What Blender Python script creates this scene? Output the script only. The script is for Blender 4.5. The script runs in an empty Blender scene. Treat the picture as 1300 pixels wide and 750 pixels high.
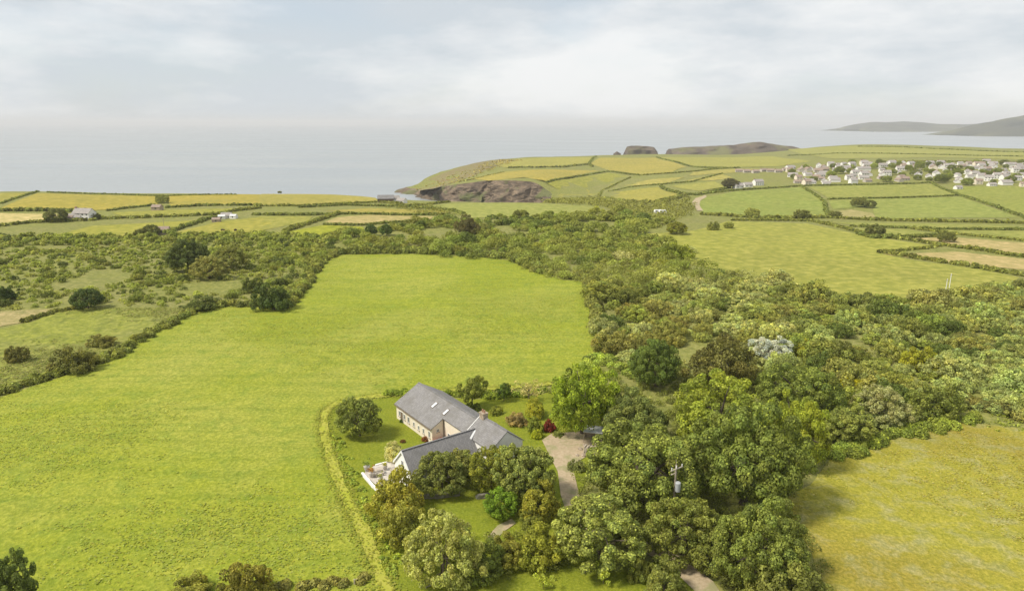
import bpy, bmesh, math, random
import numpy as np
from mathutils import Vector, noise as mnoise
from mathutils.geometry import delaunay_2d_cdt

scene = bpy.context.scene
C = scene.collection
R = math.radians

# ------------------------------------------------------------------ camera
CAM_H = 55.0
PITCH = R(14.17)
FPX = 866.7                       # focal length in photo pixels (1300 wide, 24 mm on 36 mm)
cam_d = bpy.data.cameras.new('camera'); cam_d.lens = 24.0; cam_d.sensor_width = 36.0
cam_d.clip_start = 0.5; cam_d.clip_end = 200000.0
cam = bpy.data.objects.new('camera', cam_d); C.objects.link(cam)
cam.location = (0, 0, CAM_H); cam.rotation_euler = (math.pi / 2 - PITCH, 0, 0)
scene.camera = cam

# ------------------------------------------------------------------ sky, sun, exposure
SUN_EL = R(52); SUN_DIR = Vector((-0.86, -0.30, 0)).normalized()
SUN_VEC = Vector((SUN_DIR.x * math.cos(SUN_EL), SUN_DIR.y * math.cos(SUN_EL), math.sin(SUN_EL)))
world = bpy.data.worlds.new('World'); scene.world = world; world.use_nodes = True
nt = world.node_tree; nt.nodes.clear()
def wn(t, **k):
    n = nt.nodes.new(t)
    for a, b in k.items(): setattr(n, a, b)
    return n
sky = wn('ShaderNodeTexSky', sky_type='NISHITA', sun_disc=False)
sky.sun_elevation = SUN_EL; sky.sun_rotation = math.atan2(SUN_VEC.x, SUN_VEC.y)
sky.air_density = 1.0; sky.dust_density = 1.0; sky.ozone_density = 1.0
bg_sky = wn('ShaderNodeBackground'); bg_sky.inputs[1].default_value = 0.085
nt.links.new(sky.outputs[0], bg_sky.inputs[0])
tc = wn('ShaderNodeTexCoord')
mp = wn('ShaderNodeMapping'); mp.inputs['Scale'].default_value = (2.6, 2.6, 8.0); mp.inputs['Location'].default_value = (3.1, 1.4, 0.55)
nt.links.new(tc.outputs['Generated'], mp.inputs[0])
n1 = wn('ShaderNodeTexNoise'); n1.inputs['Scale'].default_value = 1.15; n1.inputs['Detail'].default_value = 9; n1.inputs['Roughness'].default_value = 0.55
n1.inputs['Distortion'].default_value = 0.35
nt.links.new(mp.outputs[0], n1.inputs['Vector'])
mp2 = wn('ShaderNodeMapping'); mp2.inputs['Scale'].default_value = (2.2, 2.2, 8.0); mp2.inputs['Location'].default_value = (7.3, 2.2, 1.3)
nt.links.new(tc.outputs['Generated'], mp2.inputs[0])
n2 = wn('ShaderNodeTexNoise'); n2.inputs['Scale'].default_value = 1.3; n2.inputs['Detail'].default_value = 7; n2.inputs['Roughness'].default_value = 0.6
nt.links.new(mp2.outputs[0], n2.inputs['Vector'])
cov = wn('ShaderNodeMapRange'); cov.inputs[1].default_value = 0.34; cov.inputs[2].default_value = 0.56; cov.inputs[3].default_value = 0.72; cov.inputs[4].default_value = 0.97
cov.interpolation_type = 'SMOOTHSTEP'
nt.links.new(n1.outputs[0], cov.inputs[0])
ramp = wn('ShaderNodeValToRGB')
ramp.color_ramp.elements[0].position = 0.40; ramp.color_ramp.elements[0].color = (0.73, 0.795, 0.85, 1)
ramp.color_ramp.elements[1].position = 0.60; ramp.color_ramp.elements[1].color = (1.06, 1.07, 1.07, 1)
nt.links.new(n2.outputs[0], ramp.inputs[0])
bg_cl = wn('ShaderNodeBackground'); bg_cl.inputs[1].default_value = 0.51
nt.links.new(ramp.outputs[0], bg_cl.inputs[0])
mixs = wn('ShaderNodeMixShader'); outw = wn('ShaderNodeOutputWorld')
nt.links.new(cov.outputs[0], mixs.inputs[0]); nt.links.new(bg_sky.outputs[0], mixs.inputs[1]); nt.links.new(bg_cl.outputs[0], mixs.inputs[2])
nt.links.new(mixs.outputs[0], outw.inputs[0])

sun_d = bpy.data.lights.new('sun', 'SUN'); sun_d.energy = 2.7; sun_d.angle = R(13); sun_d.color = (1.0, 0.94, 0.83)
sun = bpy.data.objects.new('sun', sun_d); C.objects.link(sun)
sun.rotation_euler = SUN_VEC.to_track_quat('Z', 'Y').to_euler(); sun.location = (0, 0, 300)

vs = scene.view_settings; vs.view_transform = 'Standard'; vs.look = 'None'; vs.exposure = 0.79; vs.gamma = 1.0
vs.use_curve_mapping = False
cy = scene.cycles
cy.max_bounces = 6; cy.diffuse_bounces = 3; cy.transmission_bounces = 4; cy.volume_bounces = 0; cy.transparent_max_bounces = 4
cy.use_denoising = True

rng = np.random.default_rng(7)
random.seed(7)

# ------------------------------------------------------------------ geometry of the view -> ground positions
K = CAM_H / 45.0
SEA = -49.0
cP, sP = math.cos(PITCH), math.sin(PITCH)
def ray(u, v):
    a = (u - 650.0) / FPX; b = (375.0 - v) / FPX
    return a, cP + b * sP, -sP + b * cP
def at_Y(u, v, Y):
    a, dy, dz = ray(u, v); t = Y / dy
    return a * t, Y, CAM_H + dz * t
# land heights: control points (u, v, distance/K)
ctl = []
for x in (-330, -130, 30, 130, 330, 520):
    for y in (-20, 90, 190, 280, 330):
        ctl.append((x, y, 0.0))
for u, v, Y in [(-500, 243, 560), (0, 243, 520), (200, 246, 510), (330, 247, 505), (480, 252, 490), (500, 255, 460), (100, 272, 372), (300, 276, 352),
                (573, 258, 425), (660, 257, 430), (757, 263, 400), (820, 268, 410), (700, 258, 600), (755, 254, 560),
                (712, 245, 690), (757, 237, 720), (830, 247, 560), (827, 228, 720), (690, 229, 715), (665, 225, 735), (640, 226.5, 750), (605, 229.5, 775), (570, 234, 820),
                (640, 218, 840), (760, 217, 850), (832, 200, 1150), (760, 200, 1100), (700, 199, 1180), (780, 197.5, 1250),
                (640, 202, 1050), (580, 213, 950), (540, 228, 900), (530, 240, 872), (875, 213, 850), (936, 213, 880), (936, 200, 1200),
                (893, 271, 395), (960, 275, 385), (1016, 238, 590), (1183, 234, 600), (1296, 275, 390), (1100, 209, 790), (1250, 209, 790),
                (1090, 184, 1500), (1300, 190, 1400), (1030, 189, 1500), (900, 197, 1300), (850, 196.5, 1400), (950, 197, 1450), (800, 196, 1330), (1650, 190, 1400), (1650, 240, 600), (960, 190, 1750)]:
    ctl.append(at_Y(u, v, Y * K))
ctl = np.array(ctl)
def _U(r2): return 0.5 * r2 * np.log(r2 + 1e-9)
SC = 1000.0
cx = ctl[:, :2] / SC; nC = len(ctl)
A = np.zeros((nC + 3, nC + 3)); d2 = ((cx[:, None] - cx[None]) ** 2).sum(-1)
A[:nC, :nC] = _U(d2) + np.eye(nC) * 1e-4
A[:nC, nC] = 1; A[:nC, nC + 1:] = cx; A[nC, :nC] = 1; A[nC + 1:, :nC] = cx.T
W = np.linalg.solve(A, np.concatenate([ctl[:, 2], np.zeros(3)]))
GX0, GX1, GY0, GY1, GS = -1700.0, 3000.0, -200.0, 2700.0, 10.0
gx = np.arange(GX0, GX1 + 1, GS); gy = np.arange(GY0, GY1 + 1, GS)
MX, MY = np.meshgrid(gx, gy)
pts = np.stack([MX.ravel(), MY.ravel()], 1) / SC
HM = np.full(len(pts), W[nC]) + pts @ W[nC + 1:]
for i in range(nC):
    HM += W[i] * _U(((pts - cx[i]) ** 2).sum(1))
HM = HM.reshape(MX.shape)
HM += 0.35 * np.sin(MX / 23 + 1.3) * np.sin(MY / 31 + .4) + 0.5 * np.sin(MX / 57 + MY / 43)
HM = np.clip(HM, -42, 14)
def hz(x, y):
    x = np.asarray(x, float); y = np.asarray(y, float)
    fx = np.clip((x - GX0) / GS, 0, len(gx) - 1.001); fy = np.clip((y - GY0) / GS, 0, len(gy) - 1.001)
    i = fx.astype(int); j = fy.astype(int); a = fx - i; b = fy - j
    return (HM[j, i] * (1 - a) + HM[j, i + 1] * a) * (1 - b) + (HM[j + 1, i] * (1 - a) + HM[j + 1, i + 1] * a) * b
TY = 25.0 * 1.0022 ** np.arange(2150)
def gp(u, v):
    """photo pixel -> point on the land it shows"""
    a, dy, dz = ray(u, v)
    t = TY / dy; X = a * t; Z = CAM_H + dz * t
    below = Z < hz(X, TY)
    k = int(np.argmax(below)) if below.any() else len(TY) - 1
    return float(X[k]), float(TY[k])
def to_px(x, y, z):
    dz = z - CAM_H; dep = y * cP - dz * sP; up = y * sP + dz * cP
    return 650 + FPX * x / dep, 375 - FPX * up / dep
def gpl(pl): return [gp(u, v) for u, v in pl]
def dist(x, y): return math.sqrt(x * x + y * y + CAM_H ** 2)

# ------------------------------------------------------------------ object helpers
def tag(o, label=None, cat=None, group=None, kind=None):
    if label: o['label'] = label
    if cat: o['category'] = cat
    if group: o['group'] = group
    if kind: o['kind'] = kind
    return o
def link(name, me, mat=None, parent=None, color=None):
    o = bpy.data.objects.new(name, me); C.objects.link(o)
    if mat is not None and me is not None and len(me.materials) == 0: me.materials.append(mat)
    if parent is not None: o.parent = parent
    if color is not None: o.color = (*color, 1)
    return o
def empty(name, loc=(0, 0, 0), rz=0.0):
    o = bpy.data.objects.new(name, None); C.objects.link(o); o.location = loc; o.rotation_euler = (0, 0, rz)
    o.empty_display_size = 0.2
    return o
class MB:
    """collects faces; build() links them as one mesh object"""
    def __init__(s): s.v = []; s.f = []
    def add(s, vs_, fs_):
        k = len(s.v); s.v += [tuple(p) for p in vs_]; s.f += [tuple(i + k for i in f) for f in fs_]; return s
    def box(s, x0, x1, y0, y1, z0, z1):
        return s.add([(x0, y0, z0), (x1, y0, z0), (x1, y1, z0), (x0, y1, z0), (x0, y0, z1), (x1, y0, z1), (x1, y1, z1), (x0, y1, z1)],
                     [(0, 3, 2, 1), (4, 5, 6, 7), (0, 1, 5, 4), (1, 2, 6, 5), (2, 3, 7, 6), (3, 0, 4, 7)])
    def tube(s, path, radii, n=7, cap=True):
        path = [Vector(p) for p in path]; k = len(s.v)
        for i, p in enumerate(path):
            d = (path[min(i + 1, len(path) - 1)] - path[max(i - 1, 0)]).normalized()
            a = d.orthogonal().normalized(); b = d.cross(a)
            for j in range(n):
                t = 2 * math.pi * j / n
                q = p + (a * math.cos(t) + b * math.sin(t)) * radii[i]; s.v.append(tuple(q))
        for i in range(len(path) - 1):
            for j in range(n):
                s.f.append((k + i * n + j, k + i * n + (j + 1) % n, k + (i + 1) * n + (j + 1) % n, k + (i + 1) * n + j))
        if cap:
            s.f.append(tuple(k + j for j in reversed(range(n)))); e = k + (len(path) - 1) * n
            s.f.append(tuple(e + j for j in range(n)))
        return s
    def prism(s, outline, axis_vec):
        n = len(outline); a = Vector(axis_vec)
        vs_ = [Vector(p) for p in outline] + [Vector(p) + a for p in outline]
        return s.add(vs_, [tuple(reversed(range(n))), tuple(range(n, 2 * n))] + [(i, (i + 1) % n, (i + 1) % n + n, i + n) for i in range(n)])
    def mesh(s, name):
        me = bpy.data.meshes.new(name); me.from_pydata(s.v, [], s.f); me.update()
        bm = bmesh.new(); bm.from_mesh(me); bmesh.ops.recalc_face_normals(bm, faces=bm.faces); bm.to_mesh(me); bm.free()
        return me
    def build(s, name, mat, parent=None, color=None): return link(name, s.mesh(name), mat, parent, color)

# ------------------------------------------------------------------ materials
def new_mat(name):
    m = bpy.data.materials.new(name); m.use_nodes = True
    t = m.node_tree; t.nodes.clear()
    o = t.nodes.new('ShaderNodeOutputMaterial')
    return m, t, o
def N(t, typ, **k):
    n = t.nodes.new(typ)
    for a, b in k.items():
        if a.startswith('i_'):
            key = a[2:]; n.inputs[int(key) if key.isdigit() else key.replace('_', ' ')].default_value = b
        else: setattr(n, a, b)
    return n
def noise_tex(t, vec, scale, detail=4, rough=0.55, dist_=0.0):
    n = N(t, 'ShaderNodeTexNoise', i_Scale=scale, i_Detail=detail, i_Roughness=rough, i_Distortion=dist_)
    t.links.new(vec, n.inputs['Vector']); return n.outputs[0]
def mrange(t, val, a, b, c, d):
    n = N(t, 'ShaderNodeMapRange', i_1=a, i_2=b, i_3=c, i_4=d); t.links.new(val, n.inputs[0]); return n.outputs[0]
def mixc(t, fac, a, b, blend='MIX'):
    n = N(t, 'ShaderNodeMix', data_type='RGBA', blend_type=blend, clamp_factor=True)
    for s, val in ((n.inputs[0], fac), (n.inputs[6], a), (n.inputs[7], b)):
        if isinstance(val, (int, float)): s.default_value = val
        elif isinstance(val, tuple): s.default_value = (*val, 1) if len(val) == 3 else val
        else: t.links.new(val, s)
    return n.outputs[2]
def math_(t, op, a, b=None):
    n = N(t, 'ShaderNodeMath', operation=op)
    for s, val in ((n.inputs[0], a), (n.inputs[1], b)):
        if val is None: continue
        if isinstance(val, (int, float)): s.default_value = val
        else: t.links.new(val, s)
    return n.outputs[0]
def principled(t, o, col, rough=0.8, spec=0.25, bump=None, bstr=0.3, bdist=0.1, metal=0.0):
    p = N(t, 'ShaderNodeBsdfPrincipled', i_Roughness=rough, i_Metallic=metal)
    p.inputs['Specular IOR Level'].default_value = spec
    if isinstance(col, tuple): p.inputs['Base Color'].default_value = (*col, 1)
    else: t.links.new(col, p.inputs['Base Color'])
    if bump is not None:
        b = N(t, 'ShaderNodeBump', i_Strength=bstr, i_Distance=bdist); t.links.new(bump, b.inputs['Height'])
        t.links.new(b.outputs[0], p.inputs['Normal'])
    t.links.new(p.outputs[0], o.inputs[0]); return p
def wpos(t): return N(t, 'ShaderNodeNewGeometry').outputs['Position']

def mat_grass(name, second, third, tuft=0.6, patch=0.05, bstr=0.5, streak=0.0, amount=0.5):
    """grass sheet whose main colour is the object's own; second and third are sward colours growing in patches"""
    m, t, o = new_mat(name); p = wpos(t)
    oc = N(t, 'ShaderNodeObjectInfo').outputs['Color']
    big = noise_tex(t, p, patch, 5, .6, .6); mid = noise_tex(t, p, 0.28, 4, .6, .4); fine = noise_tex(t, p, tuft * 2, 4, .65); vf = noise_tex(t, p, 7.0, 2, .6)
    c = mixc(t, mrange(t, big, .42, .66, 0, amount), oc, second)
    c = mixc(t, mrange(t, mid, .47, .72, 0, amount * .9), c, third)
    if streak:
        mpn = N(t, 'ShaderNodeMapping'); mpn.inputs['Rotation'].default_value = (0, 0, .62); mpn.inputs['Scale'].default_value = (.03, .45, 1)
        t.links.new(p, mpn.inputs[0]); st = noise_tex(t, mpn.outputs[0], 1.0, 3, .5)
        c = mixc(t, mrange(t, st, .45, .65, 0, streak), c, mixc(t, 1.0, c, (.74, .81, .72), 'MULTIPLY'))
    c = mixc(t, mrange(t, fine, .38, .6, .85, 0), c, mixc(t, 1.0, c, (.66, .72, .62), 'MULTIPLY'))
    c = mixc(t, mrange(t, fine, .52, .66, 0, .6), c, mixc(t, 1.0, c, (1.22, 1.16, 1.4), 'MULTIPLY'))
    c = mixc(t, mrange(t, vf, .38, .6, .4, 0), c, mixc(t, 1.0, c, (.6, .65, .6), 'MULTIPLY'))
    hgt = math_(t, 'ADD', fine, math_(t, 'MULTIPLY', mid, .8))
    principled(t, o, c, .9, .1, hgt, bstr, .35); return m
M = {}
M['turf'] = mat_grass('bright_pasture_turf', (.38, .365, .075), (.20, .265, .035), .75, .022, .8, .55, .7)
M['far_turf'] = mat_grass('distant_pasture_turf', (.26, .24, .06), (.19, .215, .04), .12, .012, .5, .3, .4)
M['meadow'] = mat_grass('hay_meadow', (.33, .255, .045), (.38, .35, .17), 1.1, .04, .8, .4, .85)
M['rough'] = mat_grass('rough_grazing', (.26, .235, .09), (.15, .17, .045), .35, .03, 1.0, 0, .7)
M['lawn'] = mat_grass('garden_lawn', (.29, .28, .03), (.2, .24, .03), 1.4, .1, .5, .25, .5)

def mat_foliage():
    m, t, o = new_mat('foliage')
    oi = N(t, 'ShaderNodeObjectInfo'); at = N(t, 'ShaderNodeAttribute', attribute_name='tint')
    c = mixc(t, 1.0, oi.outputs['Color'], at.outputs['Color'], 'MULTIPLY')
    c = mixc(t, 1.0, c, (2.2, 2.18, 1.5), 'MULTIPLY')
    p = N(t, 'ShaderNodeBsdfPrincipled', i_Roughness=.55); p.inputs['Specular IOR Level'].default_value = .15
    t.links.new(c, p.inputs['Base Color'])
    tr = N(t, 'ShaderNodeBsdfTranslucent'); t.links.new(mixc(t, 1.0, c, (1.1, 1.1, .7), 'MULTIPLY'), tr.inputs[0])
    mx = N(t, 'ShaderNodeMixShader', i_0=.45); t.links.new(p.outputs[0], mx.inputs[1]); t.links.new(tr.outputs[0], mx.inputs[2])
    t.links.new(mx.outputs[0], o.inputs[0]); return m
M['leaf'] = mat_foliage()
def mat_noise(name, a, b, scale, rough=.85, bstr=.4, bdist=.05, spec=.2, c3=None, sc3=.3):
    m, t, o = new_mat(name); p = wpos(t)
    n = noise_tex(t, p, scale, 6, .6); c = mixc(t, mrange(t, n, .35, .65, 0, 1), a, b)
    if c3: c = mixc(t, mrange(t, noise_tex(t, p, sc3, 4, .6), .5, .62, 0, .85), c, c3)
    principled(t, o, c, rough, spec, n, bstr, bdist); return m
M['bark'] = mat_noise('bark', (.075, .058, .04), (.15, .125, .095), 3, .9)
M['gravel'] = mat_noise('gravel', (.34, .265, .165), (.44, .35, .235), 2.2, .95, .5, .05, .1, (.26, .25, .12), .35)
M['earth'] = mat_noise('bare_track', (.28, .21, .14), (.36, .29, .2), 1.2, .95, .5, .05, .1, (.2, .2, .07), .5)
M['trod'] = mat_noise('trodden_grass', (.35, .335, .065), (.315, .325, .04), .9, .95, .5, .15, .1, (.30, .322, .032), .3)
M['render_white'] = mat_noise('white_render', (.80, .78, .74), (.74, .71, .66), 1.5, .9, .15)
M['render_cream'] = mat_noise('cream_limewash', (.74, .67, .55), (.66, .57, .44), 1.2, .92, .3, .04, .15, (.70, .62, .5), .6)
M['stone'] = mat_noise('rubble_stone', (.40, .32, .23), (.25, .2, .15), 2.5, .92, .8, .08, .15, (.5, .42, .32), 1.3)
M['drystone'] = mat_noise('grey_drystone', (.33, .30, .25), (.22, .20, .16), 3, .95, .6, .05, .1, (.4, .38, .33), 1.0)
M['wood_grey'] = mat_noise('weathered_wood', (.34, .29, .23), (.24, .2, .15), 6, .85)
M['wood_dark'] = mat_noise('creosoted_wood', (.14, .10, .07), (.2, .15, .1), 5, .85)
M['glass'] = mat_noise('window_glass', (.05, .06, .065), (.08, .085, .09), .6, .12, 0, 0, .6)
M['skyglass'] = mat_noise('skylight_glass', (.62, .64, .66), (.55, .58, .6), .6, .1, 0, 0, .7)
M['white_paint'] = mat_noise('white_paint', (.78, .77, .74), (.7, .69, .66), 2, .6, .05)
M['metal_grey'] = mat_noise('galvanised_metal', (.42, .43, .43), (.34, .35, .36), 3, .45, .05, .01, .5)
M['paving'] = mat_noise('pale_paving', (.52, .47, .41), (.42, .38, .33), 1.6, .9, .3, .02, .15, (.6, .56, .5), .7)
M['terracotta'] = mat_noise('terracotta', (.42, .17, .07), (.33, .13, .06), 4, .9)
M['brick'] = mat_noise('chimney_brick', (.30, .16, .11), (.38, .24, .18), 5, .9)
M['clay_pot'] = mat_noise('clay_pot', (.42, .24, .15), (.34, .19, .12), 6, .85)
M['timber_slat'] = mat_noise('bleached_timber', (.52, .45, .36), (.42, .36, .28), 6, .8)
M['tin'] = mat_noise('pale_tin_roof', (.60, .60, .59), (.52, .52, .52), 1.5, .5, .1, .02, .4)
M['cow'] = mat_noise('cow_hide', (.03, .025, .02), (.06, .045, .035), 4, .8)

def mat_slate(name, a, b, stain):
    m, t, o = new_mat(name)
    oc = N(t, 'ShaderNodeTexCoord').outputs['Object']
    mpn = N(t, 'ShaderNodeMapping'); t.links.new(oc, mpn.inputs[0])
    br = N(t, 'ShaderNodeTexBrick', i_Scale=1.0, i_Mortar_Size=.012, i_Mortar_Smooth=.3, i_Bias=0.0, i_Brick_Width=.36, i_Row_Height=.24)
    br.inputs['Color1'].default_value = (*a, 1); br.inputs['Color2'].default_value = (*b, 1); br.inputs['Mortar'].default_value = (a[0] * .55, a[1] * .55, a[2] * .55, 1)
    t.links.new(mpn.outputs[0], br.inputs['Vector'])
    n = noise_tex(t, wpos(t), .45, 5, .6, .5); n2_ = noise_tex(t, wpos(t), 2.5, 4, .6)
    c = mixc(t, mrange(t, n, .45, .68, 0, .75), br.outputs[0], stain)
    c = mixc(t, mrange(t, n2_, .4, .75, 0, .4), c, mixc(t, 1.0, c, (1.2, 1.2, 1.15), 'MULTIPLY'))
    principled(t, o, c, .85, .12, br.outputs['Fac'], .6, .03); return m
M['slate'] = mat_slate('grey_slate', (.205, .196, .192), (.255, .245, .238), (.165, .155, .14))
M['slate_dark'] = mat_slate('dark_slate', (.19, .183, .182), (.24, .23, .226), (.155, .148, .135))

def mat_cliff():
    m, t, o = new_mat('cliff_rock'); p = wpos(t)
    mpn = N(t, 'ShaderNodeMapping'); mpn.inputs['Rotation'].default_value = (.25, .5, .3); mpn.inputs['Scale'].default_value = (.05, .05, .16)
    t.links.new(p, mpn.inputs[0])
    n = noise_tex(t, mpn.outputs[0], 1.6, 8, .68, .6); n2_ = noise_tex(t, p, .035, 5, .6, .5)
    c = mixc(t, mrange(t, n, .34, .66, 0, 1), (.065, .052, .04), (.26, .195, .13))
    c = mixc(t, mrange(t, n2_, .54, .63, 0, .75), c, (.13, .15, .05))
    principled(t, o, c, .95, .1, n, 1.0, 4.0); return m
M['cliff'] = mat_cliff()
M['moor'] = mat_noise('dark_headland', (.09, .075, .06), (.15, .12, .09), .03, .95, .6, 4, .05, (.16, .16, .07), .012)
M['far_hill'] = mat_noise('far_hill', (.05, .055, .045), (.09, .09, .06), .004, .95, 0, 1, .05, (.12, .12, .07), .002)
def mat_sea():
    m, t, o = new_mat('sea_water'); p = wpos(t)
    mpn = N(t, 'ShaderNodeMapping'); mpn.inputs['Scale'].default_value = (.0012, .006, 1); mpn.inputs['Rotation'].default_value = (0, 0, .12); t.links.new(p, mpn.inputs[0])
    st = noise_tex(t, mpn.outputs[0], 1.0, 6, .6, .4)
    mp3 = N(t, 'ShaderNodeMapping'); mp3.inputs['Scale'].default_value = (.03, .10, 1); t.links.new(p, mp3.inputs[0])
    wv = noise_tex(t, mp3.outputs[0], 1.0, 5, .65)
    c = mixc(t, mrange(t, st, .4, .65, 0, 1), (.25, .272, .277), (.30, .32, .322))
    pr = principled(t, o, c, .35, .5, wv, .35, 3.0)
    t.links.new(mrange(t, st, .35, .65, .28, .5), pr.inputs['Roughness']); return m
M['sea'] = mat_sea()

# ------------------------------------------------------------------ land, sea, coast
def resample(pl, step, closed=False):
    out = []; n = len(pl)
    for i in range(n if closed else n - 1):
        a = np.array(pl[i], float); b = np.array(pl[(i + 1) % n], float)
        k = max(1, int(np.linalg.norm(b - a) / step))
        for j in range(k): out.append(a + (b - a) * j / k)
    if not closed: out.append(np.array(pl[-1], float))
    return np.array(out)
coast_k = [(-1100, 600), (-700, 545), (-500, 525), (-300, 512), (-180, 505), (-110, 494), (-70, 482), (-45, 462), (-20, 442), (10, 433), (32, 440), (45, 470), (48, 560), (42, 640), (38, 685),
           (20, 708), (-8, 722), (-28, 746), (-52, 752), (-72, 780), (-92, 800), (-104, 836), (-128, 862), (-132, 878), (-112, 908), (-70, 960), (-10, 1060), (75, 1195), (190, 1270),
           (240, 1330), (262, 1420), (300, 1440), (360, 1430), (420, 1500), (520, 1520), (620, 1530), (700, 1540), (760, 1545), (860, 1500), (1050, 1440), (1200, 1430), (1800, 1380)]
coast_k = [(x * K, y * K) for x, y in coast_k]
coast = resample(coast_k, 9.0)
# wobble the shoreline
for i, p in enumerate(coast):
    if 0 < i < len(coast) - 1:
        q = Vector((p[0] * .03, p[1] * .03, 3.3)); q2 = Vector((p[0] * .09, p[1] * .09, 8.1))
        coast[i] = p + np.array([mnoise.noise(q) * 7 + mnoise.noise(q2) * 3, mnoise.noise(q + Vector((9, 2, 0))) * 7 + mnoise.noise(q2 + Vector((1, 7, 0))) * 3])
border = np.array([(coast[-1][0], -120.0), (coast[0][0], -120.0)])
land_poly = np.concatenate([coast, resample([tuple(coast[-1]), tuple(border[0]), tuple(border[1]), tuple(coast[0])], 60)[1:-1]])
def inside(poly, X, Y):
    poly = np.asarray(poly, float); c = np.zeros(X.shape, bool); n = len(poly)
    x0, y0 = poly[-1]
    for x1, y1 in poly:
        cond = (y1 > Y) != (y0 > Y)
        if y1 != y0: c ^= cond & (X < (x0 - x1) * (Y - y1) / (y0 - y1) + x1)
        x0, y0 = x1, y1
    return c
def sheet(name, poly, step, lift, mat, disp=0.0, color=None, **tags):
    """triangulated sheet draped on the land"""
    poly = np.asarray(poly, float)
    x0, y0 = poly.min(0); x1, y1 = poly.max(0)
    if callable(step): XY = step(poly)
    else:
        X, Y = np.meshgrid(np.arange(x0 + step * .5, x1, step), np.arange(y0 + step * .5, y1, step))
        X = X.ravel() + rng.uniform(-.2, .2, X.size) * step; Y = Y.ravel() + rng.uniform(-.2, .2, Y.size) * step
        XY = np.stack([X, Y], 1)
    XY = XY[inside(poly, XY[:, 0], XY[:, 1])]
    n = len(poly); allp = [Vector((float(a), float(b))) for a, b in np.concatenate([poly, XY])]
    ov, oe, of, _, _, _ = delaunay_2d_cdt(allp, [(i, (i + 1) % n) for i in range(n)], [], 1, 1e-4)
    V = np.array([(v.x, v.y) for v in ov]); Z = hz(V[:, 0], V[:, 1]) + (lift(V) if callable(lift) else lift)
    if disp:
        Z = Z + np.array([max(0, mnoise.noise(Vector((x * .55, y * .55, 1.7)))) * disp + max(0, mnoise.noise(Vector((x * .16, y * .16, 6.7)))) * disp * .8 for x, y in V])
    me = bpy.data.meshes.new(name); me.from_pydata(np.c_[V, Z].tolist(), [], [tuple(f) for f in of]); me.update()
    if len(me.polygons) and me.polygons[0].normal.z < 0: me.flip_normals()
    me.polygons.foreach_set('use_smooth', np.ones(len(me.polygons), bool))
    o = link(name, me, mat, None, color); return tag(o, **tags)
def land_grid(poly):
    out = []
    for (xa, xb, ya, yb, s) in [(-260, 300, 0, 420, 9), (-900, 1000, 0, 700, 18), (-1300, 2200, -120, 2000, 34)]:
        X, Y = np.meshgrid(np.arange(xa, xb, s), np.arange(ya, yb, s)); P_ = np.stack([X.ravel(), Y.ravel()], 1)
        for (xc, xd, yc, yd, _) in out_boxes: P_ = P_[~((P_[:, 0] > xc) & (P_[:, 0] < xd) & (P_[:, 1] > yc) & (P_[:, 1] < yd))]
        out.append(P_); out_boxes.append((xa, xb, ya, yb, s))
    return np.concatenate(out)
out_boxes = []
ground = sheet('ground', land_poly, land_grid, 0.0, M['rough'], 0, (.25, .245, .065), label='rough green land reaching to the coast', kind='structure')

sea_me = bpy.data.meshes.new('sea')
sx = [-70000, -12000, -2000, 2500, 12000, 70000]; sy = [-300, 500, 2500, 9000, 30000, 90000]
sea_me.from_pydata([(x, y, SEA) for y in sy for x in sx], [], [(j * 6 + i, j * 6 + i + 1, (j + 1) * 6 + i + 1, (j + 1) * 6 + i) for j in range(5) for i in range(5)])
tag(link('sea', sea_me, M['sea']), 'calm pale grey sea out to the horizon', None, None, 'structure')

def cliff_strip(name, pl, rows, spread, label):
    pl = np.asarray(pl); n = len(pl); vsx = []; fs = []
    tn = np.gradient(pl, axis=0); tn /= np.linalg.norm(tn, axis=1)[:, None]; nrm = np.stack([-tn[:, 1], tn[:, 0]], 1)   # to the left of travel = seaward
    for i in range(n):
        top = float(hz(*pl[i]))
        for j in range(rows + 1):
            s = j / rows
            z = top + (SEA - 3 - top) * s
            q = Vector((pl[i][0] * .045, pl[i][1] * .045, z * .05)); q2 = Vector((pl[i][0] * .14, pl[i][1] * .14, z * .12))
            rid = abs(mnoise.noise(q)) * 16 + mnoise.noise(q2) * 6
            off = 0 if j == 0 else spread * s ** 1.1 + (rid - 2) * min(1, s * 3)
            vsx.append((pl[i][0] + nrm[i][0] * off, pl[i][1] + nrm[i][1] * off, z))
    for i in range(n - 1):
        for j in range(rows):
            a = i * (rows + 1) + j; fs.append((a, a + 1, a + rows + 2, a + rows + 1))
    me = bpy.data.meshes.new(name); me.from_pydata(vsx, [], fs); me.update()
    return tag(link(name, me, M['cliff']), label, None, None, 'structure')
def refine(pl, step): return resample([tuple(p) for p in pl], step)
ia = int(np.argmin(((coast - np.array((38 * K, 660 * K))) ** 2).sum(1))); ib = int(np.argmin(((coast - np.array((-10 * K, 1060 * K))) ** 2).sum(1)))
cliff_strip('cliff', coast[:ia + 1], 5, 12, 'sea cliff below the nearer coastal fields and cove')
cliff_strip('cliff', refine(coast[ia:ib + 1], 4.5), 10, 16, 'brown rocky sea cliff of the headland across the cove')
cliff_strip('cliff', coast[ib:], 5, 14, 'sea cliff along the far side of the headland')

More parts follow.
